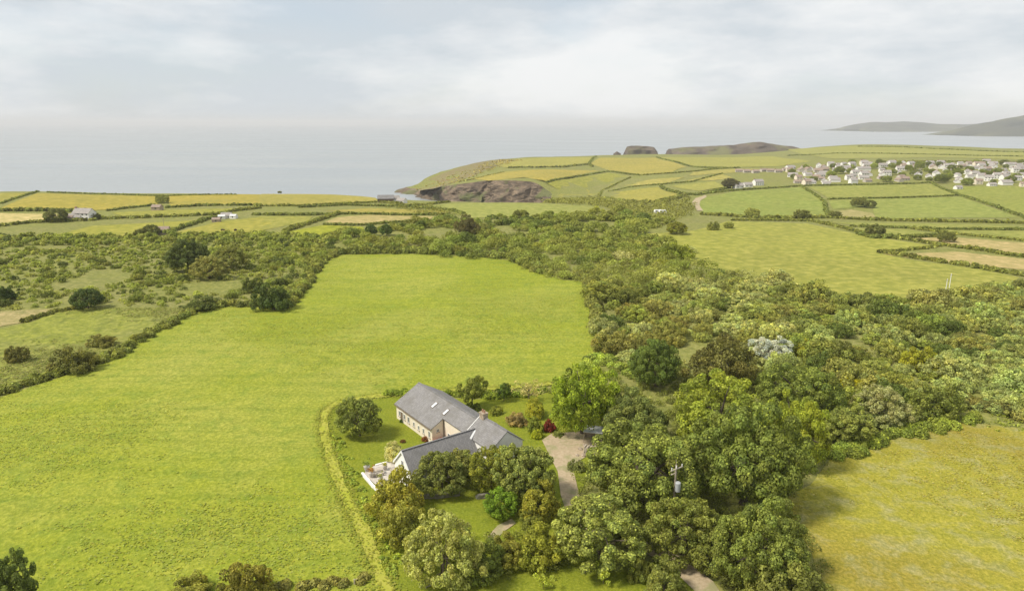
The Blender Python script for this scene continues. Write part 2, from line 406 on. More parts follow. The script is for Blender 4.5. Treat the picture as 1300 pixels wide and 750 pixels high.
# rocky far headlands: solid ridges with a crest line and two flanks
def ridge(name, crest, half, base, mat, label, nz=.05, amp=6.0, rows=7, steep=1.6, kind='structure'):
    """crest: list of (x, y, z); flanks fall to base on both sides"""
    n = len(crest); cr = np.array(crest, float); tn = np.gradient(cr[:, :2], axis=0); tn /= np.linalg.norm(tn, axis=1)[:, None]; nr = np.stack([-tn[:, 1], tn[:, 0]], 1)
    V = []; F = []
    for i in range(n):
        for j in range(-rows, rows + 1):
            s = abs(j) / rows; z = base + (cr[i, 2] - base) * (1 - s ** steep)
            w = half[i] if hasattr(half, '__len__') else half
            off = math.copysign(s, j) * w if j else 0.0
            q = Vector((cr[i, 0] * nz, cr[i, 1] * nz, j * .7))
            d = mnoise.noise(q) * amp * (s * (1.15 - s) * 3 + .12)
            V.append((cr[i, 0] + nr[i, 0] * (off + d), cr[i, 1] + nr[i, 1] * (off + d), z + mnoise.noise(q + Vector((5, 5, 5))) * amp * .35 * (1 - s)))
    m = 2 * rows + 1
    for i in range(n - 1):
        for j in range(m - 1):
            a = i * m + j; F.append((a, a + m, a + m + 1, a + 1))
    F.append(tuple(range(m))); F.append(tuple(reversed(range((n - 1) * m, n * m))))
    me = bpy.data.meshes.new(name); me.from_pydata(V, [], F); me.update()
    o = link(name, me, mat); return tag(o, label, None, None, kind)
def crest_from(prof, Y, step):
    us = [p[0] for p in prof]; vv = [p[1] for p in prof]; out = []
    for u in np.arange(us[0], us[-1] + .1, step): out.append(at_Y(u, float(np.interp(u, us, vv)), Y))
    return out
ridge('rock_headland', crest_from([(793, 193), (796, 187), (802, 185.5), (820, 186), (830, 187), (834, 192)], 1480 * K, 1.5), 34, SEA - 2, M['moor'], 'dark blunt rock headland standing at the sea edge', .05, 9, 7, 3)
ridge('rock_headland', crest_from([(779, 195), (783, 192), (788, 195)], 1470 * K, 1), 12, SEA - 2, M['moor'], 'small rock stack beside the blunt headland', .05, 4, 5, 2.5)
ridge('moor_headland', crest_from([(850, 190), (866, 187.5), (900, 186), (930, 184.5), (950, 181.5), (965, 180.5), (985, 184), (1005, 186.5), (1022, 190)], 1640 * K, 3), 75, SEA - 2, M['moor'], 'long dark rocky moor ridge beyond the headland fields', .03, 10, 8, 2.5)
far1 = [(1075, 164), (1082, 161), (1095, 158.5), (1112, 155.5), (1130, 156), (1150, 154.5), (1168, 155.5), (1195, 157), (1225, 158), (1265, 157), (1300, 152), (1400, 146), (1600, 150), (1750, 158)]
ridge('far_headland', crest_from(far1, 9200, 6), 800, SEA - 2, M['far_hill'], 'hazy low headland far across the bay', .0022, 70, 8, 1.7)
far2 = [(1205, 171), (1215, 167), (1230, 163), (1248, 158), (1265, 154), (1285, 150), (1300, 147), (1340, 140), (1420, 132), (1520, 128), (1700, 140)]
ridge('far_headland', crest_from(far2, 6000, 6), 480, SEA - 2, M['far_hill'], 'taller hazy hill rising at the edge across the bay', .003, 50, 8, 1.7)

# air
hb = MB().box(-72000, 72000, -320, 91000, SEA - 2, 190)
hm, ht, ho = new_mat('sea_haze')
pv = N(ht, 'ShaderNodeVolumePrincipled', i_Density=0.72e-4, i_Anisotropy=0.0); pv.inputs['Color'].default_value = (.97, .975, .98, 1)
ht.links.new(pv.outputs[0], ho.inputs['Volume'])
tag(hb.build('haze', hm), 'pale sea haze over land and water', None, None, 'stuff')

# ------------------------------------------------------------------ fields
def field(px, color, label, mat='far_turf', step=None, lift=None, world=False, disp=0.0, name='field'):
    poly = px if world else gpl(px)
    cxm = np.mean(poly, 0); D = dist(*cxm)
    step = step or max(3.0, D / 45); rs = resample(poly, max(4.0, D / 40), True)
    lift = lift if lift is not None else 0.05 + D * 2.2e-4
    if mat == 'far_turf': color = (color[0] * 1.1, color[1] * 1.03, color[2] * .88)
    return sheet(name, rs, step, lift, M[mat], disp, color, label=label, kind='structure')
G_B = (.30, .322, .032); G_P = (.27, .285, .075); G_Y = (.36, .30, .075); TAN = (.42, .34, .17); G_F = (.26, .275, .05)
big = [(-260, 590), (-60, 528), (0, 505), (62, 484), (130, 462), (195, 425), (245, 397), (275, 389), (365, 392), (386, 368), (402, 340), (430, 324), (520, 323), (600, 326), (645, 331), (680, 346), (715, 356), (746, 358),
       (752, 395), (764, 440), (752, 462), (690, 490), (600, 494), (520, 499), (480, 508), (425, 512), (407, 522), (405, 540), (420, 585), (437, 625), (468, 690), (500, 770), (520, 900), (-420, 900)]
field(big, G_B, 'big bright green pasture left of the farmhouse', 'turf', 1.3, .08, disp=.22)
field([(1056, 580), (1120, 560), (1200, 536), (1262, 540), (1330, 549), (1700, 600), (1900, 900), (1060, 900), (1045, 760), (1030, 700), (1000, 650), (985, 640), (1030, 615)], (.37, .33, .045), 'yellowing hay meadow at the lower right', 'meadow', 1.3, .08, disp=.25)
field([(811, 298), (875, 294), (907, 287), (923, 281), (1024, 284), (1093, 299), (1181, 312), (1112, 321), (1160, 331), (1240, 342), (1295, 353), (1280, 361), (1250, 373), (1180, 383), (1100, 378), (1040, 373), (965, 353), (900, 341), (838, 329), (884, 320), (850, 310)], (.31, .315, .07), 'wide pale green field behind the thicket', step=5)
for px, col, lab in [
    ([(888, 266), (889, 252), (930, 244), (1016, 238), (1046, 257), (1051, 275), (960, 276), (895, 272)], (.24, .285, .07), 'green field with a curved lane at its corner'),
    ([(1027, 237.5), (1183, 234), (1215, 247), (1052, 252.5)], G_P, 'strip field directly below the village'),
    ([(1052, 254.5), (1219, 250), (1294, 276), (1112, 278), (1108, 262), (1085, 264), (1058, 266)], (.25, .285, .075), 'broad green field with a scrubby mound below the village'),
    ([(1060, 269), (1080, 266.5), (1108, 271), (1113, 278), (1067, 279)], (.37, .32, .16), 'tan mound of rough ground beside the broad green field'),
    ([(1204, 237.5), (1300, 237), (1480, 240), (1480, 310), (1300, 275), (1224, 251)], (.25, .275, .065), 'green field right of the diagonal hedge'),
    ([(1050, 282), (1146, 283.5), (1300, 287.5), (1450, 292), (1450, 297), (1300, 291), (1163, 289.5), (1090, 286.5)], G_P, 'narrow pale strip field under the long hedge'),
    ([(1085, 290), (1152, 291.5), (1181, 297), (1122, 301), (1095, 296)], G_P, 'small green paddock between double hedges'),
    ([(1173, 291.5), (1300, 293.5), (1450, 299), (1450, 316), (1300, 305), (1227, 299)], G_P, 'pale strip field above the tan stubble'),
    ([(1147, 303), (1208, 301.5), (1300, 309), (1450, 321), (1450, 344), (1300, 323), (1227, 314), (1192, 307)], TAN, 'upper tan stubble field at the right edge'),
    ([(1121, 323), (1215, 320), (1300, 329), (1450, 346), (1450, 372), (1300, 343), (1193, 333)], TAN, 'lower tan stubble field at the right edge'),
    ([(594, 228), (640, 218.5), (700, 215.5), (762, 217), (694, 231), (666, 225.5), (620, 230)], G_Y, 'golden field above the cove cliff'),
    ([(628, 208.5), (658, 202), (754, 200), (746, 208), (700, 212), (676, 213), (640, 213)], (.33, .31, .085), 'upper field on the headland crest'),
    ([(762, 200.5), (832, 200.5), (872, 212), (853, 219), (811, 222), (774, 216.5), (750, 208)], (.36, .31, .08), 'golden square field on the headland'),
    ([(693, 233), (771, 219.5), (798, 224), (757, 236.5), (716, 245)], (.28, .28, .06), 'sloping green field above the valley mouth'),
    ([(694, 255), (713, 246), (757, 239), (802, 226.5), (766, 243), (755, 252)], (.31, .29, .07), 'wedge field on the valley side'),
    ([(773, 245.5), (835, 237.5), (863, 247), (827, 256), (789, 254.5)], (.33, .30, .07), 'rounded yellow field above the valley scrub'),
    ([(789, 236), (827, 228), (870, 225), (848, 232.5), (820, 236)], (.36, .32, .10), 'pale wedge field on the slope'),
    ([(834, 200), (980, 198.5), (1030, 205), (985, 212), (936, 212.5), (880, 211)], (.32, .31, .085), 'long field behind the white row of houses'),
    ([(853, 236.5), (907, 230.5), (922, 237), (888, 243)], (.31, .30, .08), 'field beside the lone white house'),
    ([(870, 230), (917, 221.5), (930, 226), (905, 229.5)], (.36, .32, .1), 'thin pale field behind the dark tree'),
    ([(880, 219), (936, 214.5), (990, 215), (932, 219.5), (875, 223.5)], (.36, .32, .1), 'pale strip field below the long field'),
    ([(1000, 190), (1090, 186), (1200, 189), (1300, 194), (1500, 200), (1500, 206), (1300, 203), (1180, 200), (1060, 202), (1030, 198)], (.30, .30, .09), 'coastal field beyond the village'),
    ([(530, 263), (573, 258.5), (660, 257.5), (757, 263), (775, 269), (720, 271), (680, 275.5), (600, 277), (562, 268)], (.28, .30, .085), 'pale green field on the cove lip'),
    ([(413, 268), (469, 264.5), (571, 268), (565, 271.5), (464, 271)], G_Y, 'thin golden field behind the hedges'),
    ([(411, 283), (427, 276.5), (464, 273), (552, 275), (544, 279), (459, 284.5)], TAN, 'tan hay field in the middle distance'),
    ([(357, 296), (411, 286), (461, 288.5), (464, 297), (400, 301)], (.29, .31, .03), 'small vivid green paddock beyond the big pasture'),
    ([(330, 275), (397, 275), (391, 281), (338, 292), (330, 291)], (.29, .285, .07), 'field beside the lane hedge left of the tan hay'),
    ([(330, 247.5), (347, 246), (477, 251.5), (480, 257), (413, 261), (330, 261)], (.35, .305, .075), 'golden cliff-top field in front of the sea'),
    ([(-150, 285), (0, 265), (48, 245.5), (203, 249.5), (200, 260), (137, 267), (79, 267), (0, 269)], (.36, .30, .06), 'large golden field above the white farmhouse'),
    ([(-150, 272), (-150, 246), (0, 245.5), (37, 245.5), (0, 258)], (.32, .29, .06), 'cliff-top field corner at the left edge'),
    ([(-150, 292), (0, 271), (94, 272.5), (63, 281), (0, 285), (-150, 305)], (.50, .42, .2), 'pale straw field left of the white farmhouse'),
    ([(211, 248.5), (330, 247), (330, 259.5), (216, 262)], (.37, .305, .06), 'golden field by the lone shed'),
    ([(142, 270), (211, 267), (325, 264.5), (274, 272), (157, 276)], (.29, .285, .06), 'green strip field between shed and farm'),
    ([(69, 299), (117, 287), (256, 279), (216, 294), (165, 302)], (.31, .30, .055), 'yellow green field with a pole at its edge'),
    ([(218, 296.5), (277, 282), (330, 276), (352, 288), (330, 294), (279, 299)], (.32, .30, .06), 'cattle field beside the small sheds'),
]:
    field(px, col, lab)
field([(-60, 420), (0, 396), (66, 393), (42, 407), (0, 415), (-60, 432)], (.40, .32, .14), 'dry tan patch of grass at the left edge', 'rough', 3)
field([(-200, 500), (-60, 436), (0, 418), (45, 408), (72, 394), (120, 391), (240, 391), (180, 425), (125, 455), (60, 475), (0, 492), (-120, 530)], (.275, .285, .05), 'rough grazing strip left of the bank', 'rough', 3)
field([(528, 243), (545, 228), (580, 214), (640, 202), (656, 204), (625, 213), (602, 223), (575, 232), (550, 240)], (.26, .2, .1), 'brown heathy slope at the tip of the headland', 'rough')
# garden lawns
lawn_w = gpl([(417, 520), (470, 500), (520, 501), (600, 508), (690, 500), (760, 478), (800, 520), (770, 560), (700, 700), (840, 715), (900, 760), (930, 900), (520, 900), (500, 770), (470, 690), (440, 625), (424, 585), (412, 545)])
field(lawn_w, (.225, .25, .022), 'mown garden lawn round the farmhouse', 'lawn', 2.0, .12, world=True, name='lawn')
trk = resample(gpl([(700, 488), (640, 494), (560, 497), (490, 503), (440, 509), (418, 514), (410, 526), (411, 545), (420, 585), (436, 625), (452, 658), (468, 690), (490, 750), (515, 840)]), 1.4)
ttn = np.gradient(trk, axis=0); ttn /= np.linalg.norm(ttn, axis=1)[:, None]; tnr = np.stack([-ttn[:, 1], ttn[:, 0]], 1)
for _ in range(6): trk[1:-1] = (trk[:-2] + trk[1:-1] * 2 + trk[2:]) / 4
tw = np.array([.8 + .5 * mnoise.noise(Vector((i * .35, 0, 0))) for i in range(len(trk))])[:, None]; tw2 = np.array([.8 + .5 * mnoise.noise(Vector((i * .35, 7, 0))) for i in range(len(trk))])[:, None]
sheet('path', np.concatenate([trk + tnr * tw, (trk - tnr * tw2)[::-1]]), 0.7, .2, M['trod'], .22, None, label='worn straw coloured track curving along the pasture edge', kind='structure')
field([(688, 560), (700, 552), (735, 549), (764, 552), (766, 562), (748, 578), (727, 592), (733, 620), (743, 655), (790, 680), (825, 690), (860, 706), (905, 740), (940, 790), (915, 795), (880, 750), (845, 716), (812, 700), (770, 690), (722, 660), (712, 630), (708, 600), (698, 580)], (.3, .25, .19), 'gravel drive and yard beside the farmhouse', 'gravel', 1.2, .2, name='driveway')
field([(618, 684), (632, 668), (650, 660), (655, 666), (640, 676), (628, 688)], (.4, .34, .26), 'short pale stone path in the front garden', 'gravel', 1.0, .2, name='path')
field([(461, 603), (476, 592), (506, 586), (522, 600), (528, 612), (478, 618)], (.5, .46, .4), 'pale paved terrace at the white gable', 'paving', 1.0, .2, name='terrace')
field([(885, 268), (878, 258), (883, 252), (896, 248), (897, 250.5), (889, 255), (888, 261), (893, 268)], (.36, .35, .33), 'pale curving lane near the village', 'gravel', 4, .3, name='lane')

# ------------------------------------------------------------------ foliage
def unit(a): return a / np.maximum(np.linalg.norm(a, axis=1)[:, None], 1e-9)
def leaf_mesh(name, P_, N_, S_, T_, g):
    """one folded diamond leaf (or leaf clump) per point; T_ is its own colour, relative to the plant's"""
    n = len(P_); N_ = unit(N_)
    a = unit(np.cross(N_, unit(g.normal(size=(n, 3))))); b = np.cross(N_, a)
    s = S_[:, None]; V = np.empty((n, 4, 3))
    V[:, 0] = P_ - b * s * .62; V[:, 1] = P_ + a * s * .42 + N_ * s * .13; V[:, 2] = P_ + b * s * .62; V[:, 3] = P_ - a * s * .42 + N_ * s * .13
    me = bpy.data.meshes.new(name)
    me.vertices.add(4 * n); me.vertices.foreach_set('co', V.ravel().astype(np.float32))
    me.loops.add(4 * n); me.loops.foreach_set('vertex_index', np.arange(4 * n, dtype=np.int32))
    me.polygons.add(n); me.polygons.foreach_set('loop_start', np.arange(0, 4 * n, 4, dtype=np.int32))
    at = me.attributes.new('tint', 'FLOAT_COLOR', 'FACE'); col = np.ones((n, 4), np.float32); col[:, :3] = np.clip(T_, .02, 6); at.data.foreach_set('color', col.ravel())
    me.update(calc_edges=True); me.materials.append(M['leaf']); return me
def leaves_on(lobes, n, size, g, down=.35, rag=.35, var=.28, pale=0.0, pale_col=(1.9, 1.75, 1.5), lobe_var=.16, lobe_tint=None, flat=.25, shell=(.78, 1.1)):
    lobes = np.asarray(lobes, float); m = len(lobes); w = lobes[:, 3] ** 2; w /= w.sum()
    n2_ = int(n * 2.2); li = g.choice(m, n2_, p=w); d = unit(g.normal(size=(n2_, 3)))
    keep = (d[:, 2] > -.25) | (g.random(n2_) < down)
    li = li[keep]; d = d[keep]; r = lobes[li, 3]; p = lobes[li, :3] + d * (r * g.uniform(*shell, len(li)))[:, None]
    # drop what is buried in a neighbouring clump
    if m <= 220:
        bur = np.zeros(len(p), bool)
        for k in range(m):
            dd = ((p - lobes[k, :3]) ** 2).sum(1); bur |= (dd < (lobes[k, 3] * .72) ** 2) & (li != k)
        p = p[~bur]; d = d[~bur]; li = li[~bur]
    p = p[:n]; d = d[:n]; li = li[:n]
    Nn = d + g.normal(size=d.shape) * rag + np.array([0, 0, flat])
    S_ = size * g.uniform(.6, 1.35, len(p))
    lt = 1 + g.normal(size=(m, 1)) * lobe_var; hue = g.normal(size=(m, 1)) * .035
    T_ = lt[li] * (1 + g.normal(size=(len(p), 1)) * var); T_ = T_ * np.concatenate([1 + hue[li], np.ones((len(p), 1)), 1 - hue[li]], 1)
    if lobe_tint is not None: T_ = T_ * np.asarray(lobe_tint)[li]
    if pale > 0:
        pk = g.random(len(p)) < pale; T_[pk] = np.array(pale_col) * (1 + g.normal(size=(pk.sum(), 1)) * .15)
    return p, Nn, S_, np.clip(T_, .25, 4)
def crown_lobes(Rr, H, base, g, count=46, lobe=(.2, .34), top=0.0, droop=.0, rough=.12, lean=0.0):
    """clumps spread over and inside an uneven dome of radius Rr between base and H"""
    out = []; zc = base + (H - base) * .42; aU = H - zc; aD = zc - base
    ph = g.uniform(0, 7, 6)
    for i in range(count):
        t = (i + .5) / count; zz = 1 - 1.72 * t; th = i * 2.39996 + g.uniform(-.35, .35)
        rr = math.sqrt(max(0, 1 - zz * zz)); r = Rr * g.uniform(*lobe)
        k = 1 + rough * (math.sin(2 * th + ph[0]) + .7 * math.sin(3 * th + ph[1] + 2 * zz) + .6 * math.sin(5 * zz + ph[2])) + g.normal() * rough * .55
        sh = max(.25, k - r / Rr * .85) * (g.uniform(.45, .8) if g.random() < .16 else 1)
        z = zc + zz * (aU if zz > 0 else aD) * max(.3, sh) * (1 - top * rr)
        out.append((math.cos(th) * rr * Rr * sh + lean * (z - base), math.sin(th) * rr * Rr * sh, max(z, base + r * .3), r))
    return np.array(out)
def trunk_mesh(name, lobes, base, H, rad, g, limbs=7, fork=.35, stems=1):
    mb = MB(); top = H * .72
    for s in range(stems):
        ox, oy = (g.normal() * rad * 2.2, g.normal() * rad * 2.2) if stems > 1 else (0, 0)
        pts_ = [Vector((ox * (1 + z * .25), oy * (1 + z * .25), z * top - .3)) + Vector((math.sin(z * 4 + s) * rad * .8, math.cos(z * 3 + s) * rad * .8, 0)) for z in np.linspace(0, 1, 6)]
        mb.tube(pts_, [rad * (1.35 - 1.1 * z) if i else rad * 1.6 for i, z in enumerate(np.linspace(0, 1, 6))], 8)
    idx = g.choice(len(lobes), min(limbs, len(lobes)), replace=False)
    for k in idx:
        e = Vector(lobes[k, :3]); z0 = top * g.uniform(fork, .85); s0 = Vector((0, 0, z0)); m1 = s0.lerp(e, .45) + Vector((0, 0, .25 * (e - s0).length * .4))
        mb.tube([s0, m1, e], [rad * .55, rad * .34, rad * .1], 6)
    return mb.mesh(name)
PROT = {}
def proto(key, Rr, H, base, n, size, count=46, lobe=(.2, .34), pale=0.0, pale_col=(1.9, 1.75, 1.5), rag=.35, var=.28, trad=.28, stems=1, limbs=8, lean=0, rough=.12, down=.35, lobe_var=.16, top=0.0, seed=1, flat=.25):
    g = np.random.default_rng(seed)
    lb = crown_lobes(Rr, H, base, g, count, lobe, top, rough=rough, lean=lean)
    me = leaf_mesh(key + '_crown', *leaves_on(lb, n, size, g, down, rag, var, pale, pale_col, lobe_var, flat=flat), g)
    tm = trunk_mesh(key + '_trunk', lb, base, H, trad, g, limbs, stems=stems); tm.materials.append(M['bark'])
    PROT[key] = (me, tm, Rr, H)
# broad sycamores with pale flower heads, three shapes
proto('syc_a', 6.0, 9.5, 1.2, 38000, .225, 200, (.085, .15), .13, (2.1, 2.0, 1.75), seed=11, trad=.38, limbs=11, lobe_var=.15, rough=.09)
proto('syc_b', 6.0, 9.5, .9, 38000, .225, 215, (.08, .15), .07, (1.9, 1.8, 1.5), seed=12, trad=.36, limbs=11, rough=.12, lobe_var=.16)
proto('syc_c', 4.5, 7.5, .7, 27000, .21, 150, (.09, .16), .2, (2.2, 2.1, 1.9), seed=13, trad=.26, rough=.1, lobe_var=.16)
proto('ash', 5.0, 9.0, 1.2, 20000, .24, 130, (.09, .18), .05, (1.7, 1.6, 1.0), rag=.6, seed=14, trad=.26, rough=.15, lobe_var=.2)
proto('willow', 5.0, 8.0, .4, 20000, .24, 150, (.08, .15), .08, (1.6, 1.6, 1.5), rag=.7, seed=15, stems=3, trad=.14, rough=.12)
proto('round', 3.2, 5.4, .3, 11000, .20, 90, (.11, .19), .04, (1.6, 1.6, 1.3), seed=16, trad=.15, rough=.06)
proto('shrub', 2.4, 3.6, .0, 8000, .18, 60, (.13, .24), .06, (1.6, 1.5, 1.2), rag=.5, seed=17, stems=3, trad=.07, rough=.16)
proto('shrub_b', 2.6, 3.2, .0, 8000, .19, 64, (.12, .24), .04, (1.6, 1.5, 1.2), rag=.55, seed=18, stems=3, trad=.07, rough=.2)
proto('pine', 5.0, 8.0, .8, 18000, .24, 110, (.09, .18), 0.0, rag=.9, seed=19, trad=.3, rough=.2, var=.4, top=.25)
proto('young', 2.6, 5.2, 1.5, 7000, .20, 60, (.12, .22), .05, (1.6, 1.5, 1.2), rag=.5, seed=20, trad=.13, rough=.14)
proto('sapling', .8, 2.2, .4, 420, .17, 12, (.25, .4), .1, (1.5, 1.5, 1.2), rag=.8, seed=21, trad=.03, limbs=6, rough=.3)
proto('sparse', 2.2, 4.6, .9, 900, .20, 26, (.18, .3), .2, (1.8, 1.7, 1.6), rag=.8, seed=22, trad=.12, limbs=18, rough=.25)

def slope_v(v): a, dy, dz = ray(650, v); return dz / dy
def solve_box(u0, u1, v0, v1, base_frac=.08):
    """distance, radius and height of a crown that shows between these pixel limits and stands on the land"""
    uc = (u0 + u1) / 2; mt = slope_v(v0); mb_ = slope_v(v1)
    D = np.linspace(40, 620, 1161)[:, None]; H = np.linspace(.8, 26, 253)[None]
    a = (uc - 650) / FPX
    gz = hz(a * (D * cP + 12), D)
    dep = D * cP + (CAM_H - gz - H * .5) * sP
    Rr = (u1 - u0) / 2 * dep / FPX; b = base_frac * H; az = (H - b) / 2; zc = gz + b + az - CAM_H
    def off(m): return (zc - m * D) / np.sqrt(1 + m * m), np.sqrt((m * m * Rr * Rr + az * az) / (1 + m * m))
    o1, r1 = off(mt); o2, r2 = off(mb_)
    err = (o1 + r1) ** 2 + (o2 - r2) ** 2
    i, j = np.unravel_index(np.argmin(err), err.shape)
    Dv = float(D[i, 0]); Hv = float(H[0, j]); depv = float(dep[i, j]); x = a * depv
    return x, Dv, float(Rr[i, j]), Hv
def crown_from(key, me_or=None): return PROT[key]
def place_tree(name, key, x, y, Rr, H, color, label, cat='tree', group=None, sink=.1, parts=True, rz=None):
    me, tm, r0, h0 = PROT[key]; z = float(hz(x, y)) - sink; rz = rng.uniform(0, 6.28) if rz is None else rz
    if parts:
        e = empty(name, (x, y, z), rz); e.scale = (Rr / r0, Rr / r0, H / h0)
        link('trunk', tm, None, e); link('crown', me, None, e, color)
    else:
        e = link(name, me, None, None, color); e.location = (x, y, z); e.rotation_euler = (0, 0, rz); e.scale = (Rr / r0, Rr / r0, H / h0)
    return tag(e, label, cat, group)
def tree_box(name, key, box, color, label, cat='tree', group=None, parts=True, bf=.08, k=.83):
    x, y, Rr, H = solve_box(*box, base_frac=bf)
    if cat in ('bush', 'shrub', 'flowers') and H > 1.5 * Rr:      # broad rather than tall
        H = 1.5 * Rr; vm = (box[1] * 0 + box[2] + box[3]) / 2; ys = np.linspace(40, 600, 2241)
        a_ = ((box[0] + box[1]) / 2 - 650) / FPX; zz = hz(a_ * ys, ys) + H * .45
        y = float(ys[np.argmin(np.abs(to_px(0, ys, zz)[1] - vm))]); x = a_ * (y * cP + (CAM_H - H * .45) * sP); k = 1.0
    return place_tree(name, key, x, y, Rr * k, H * k, color, label, cat, group, parts=parts)

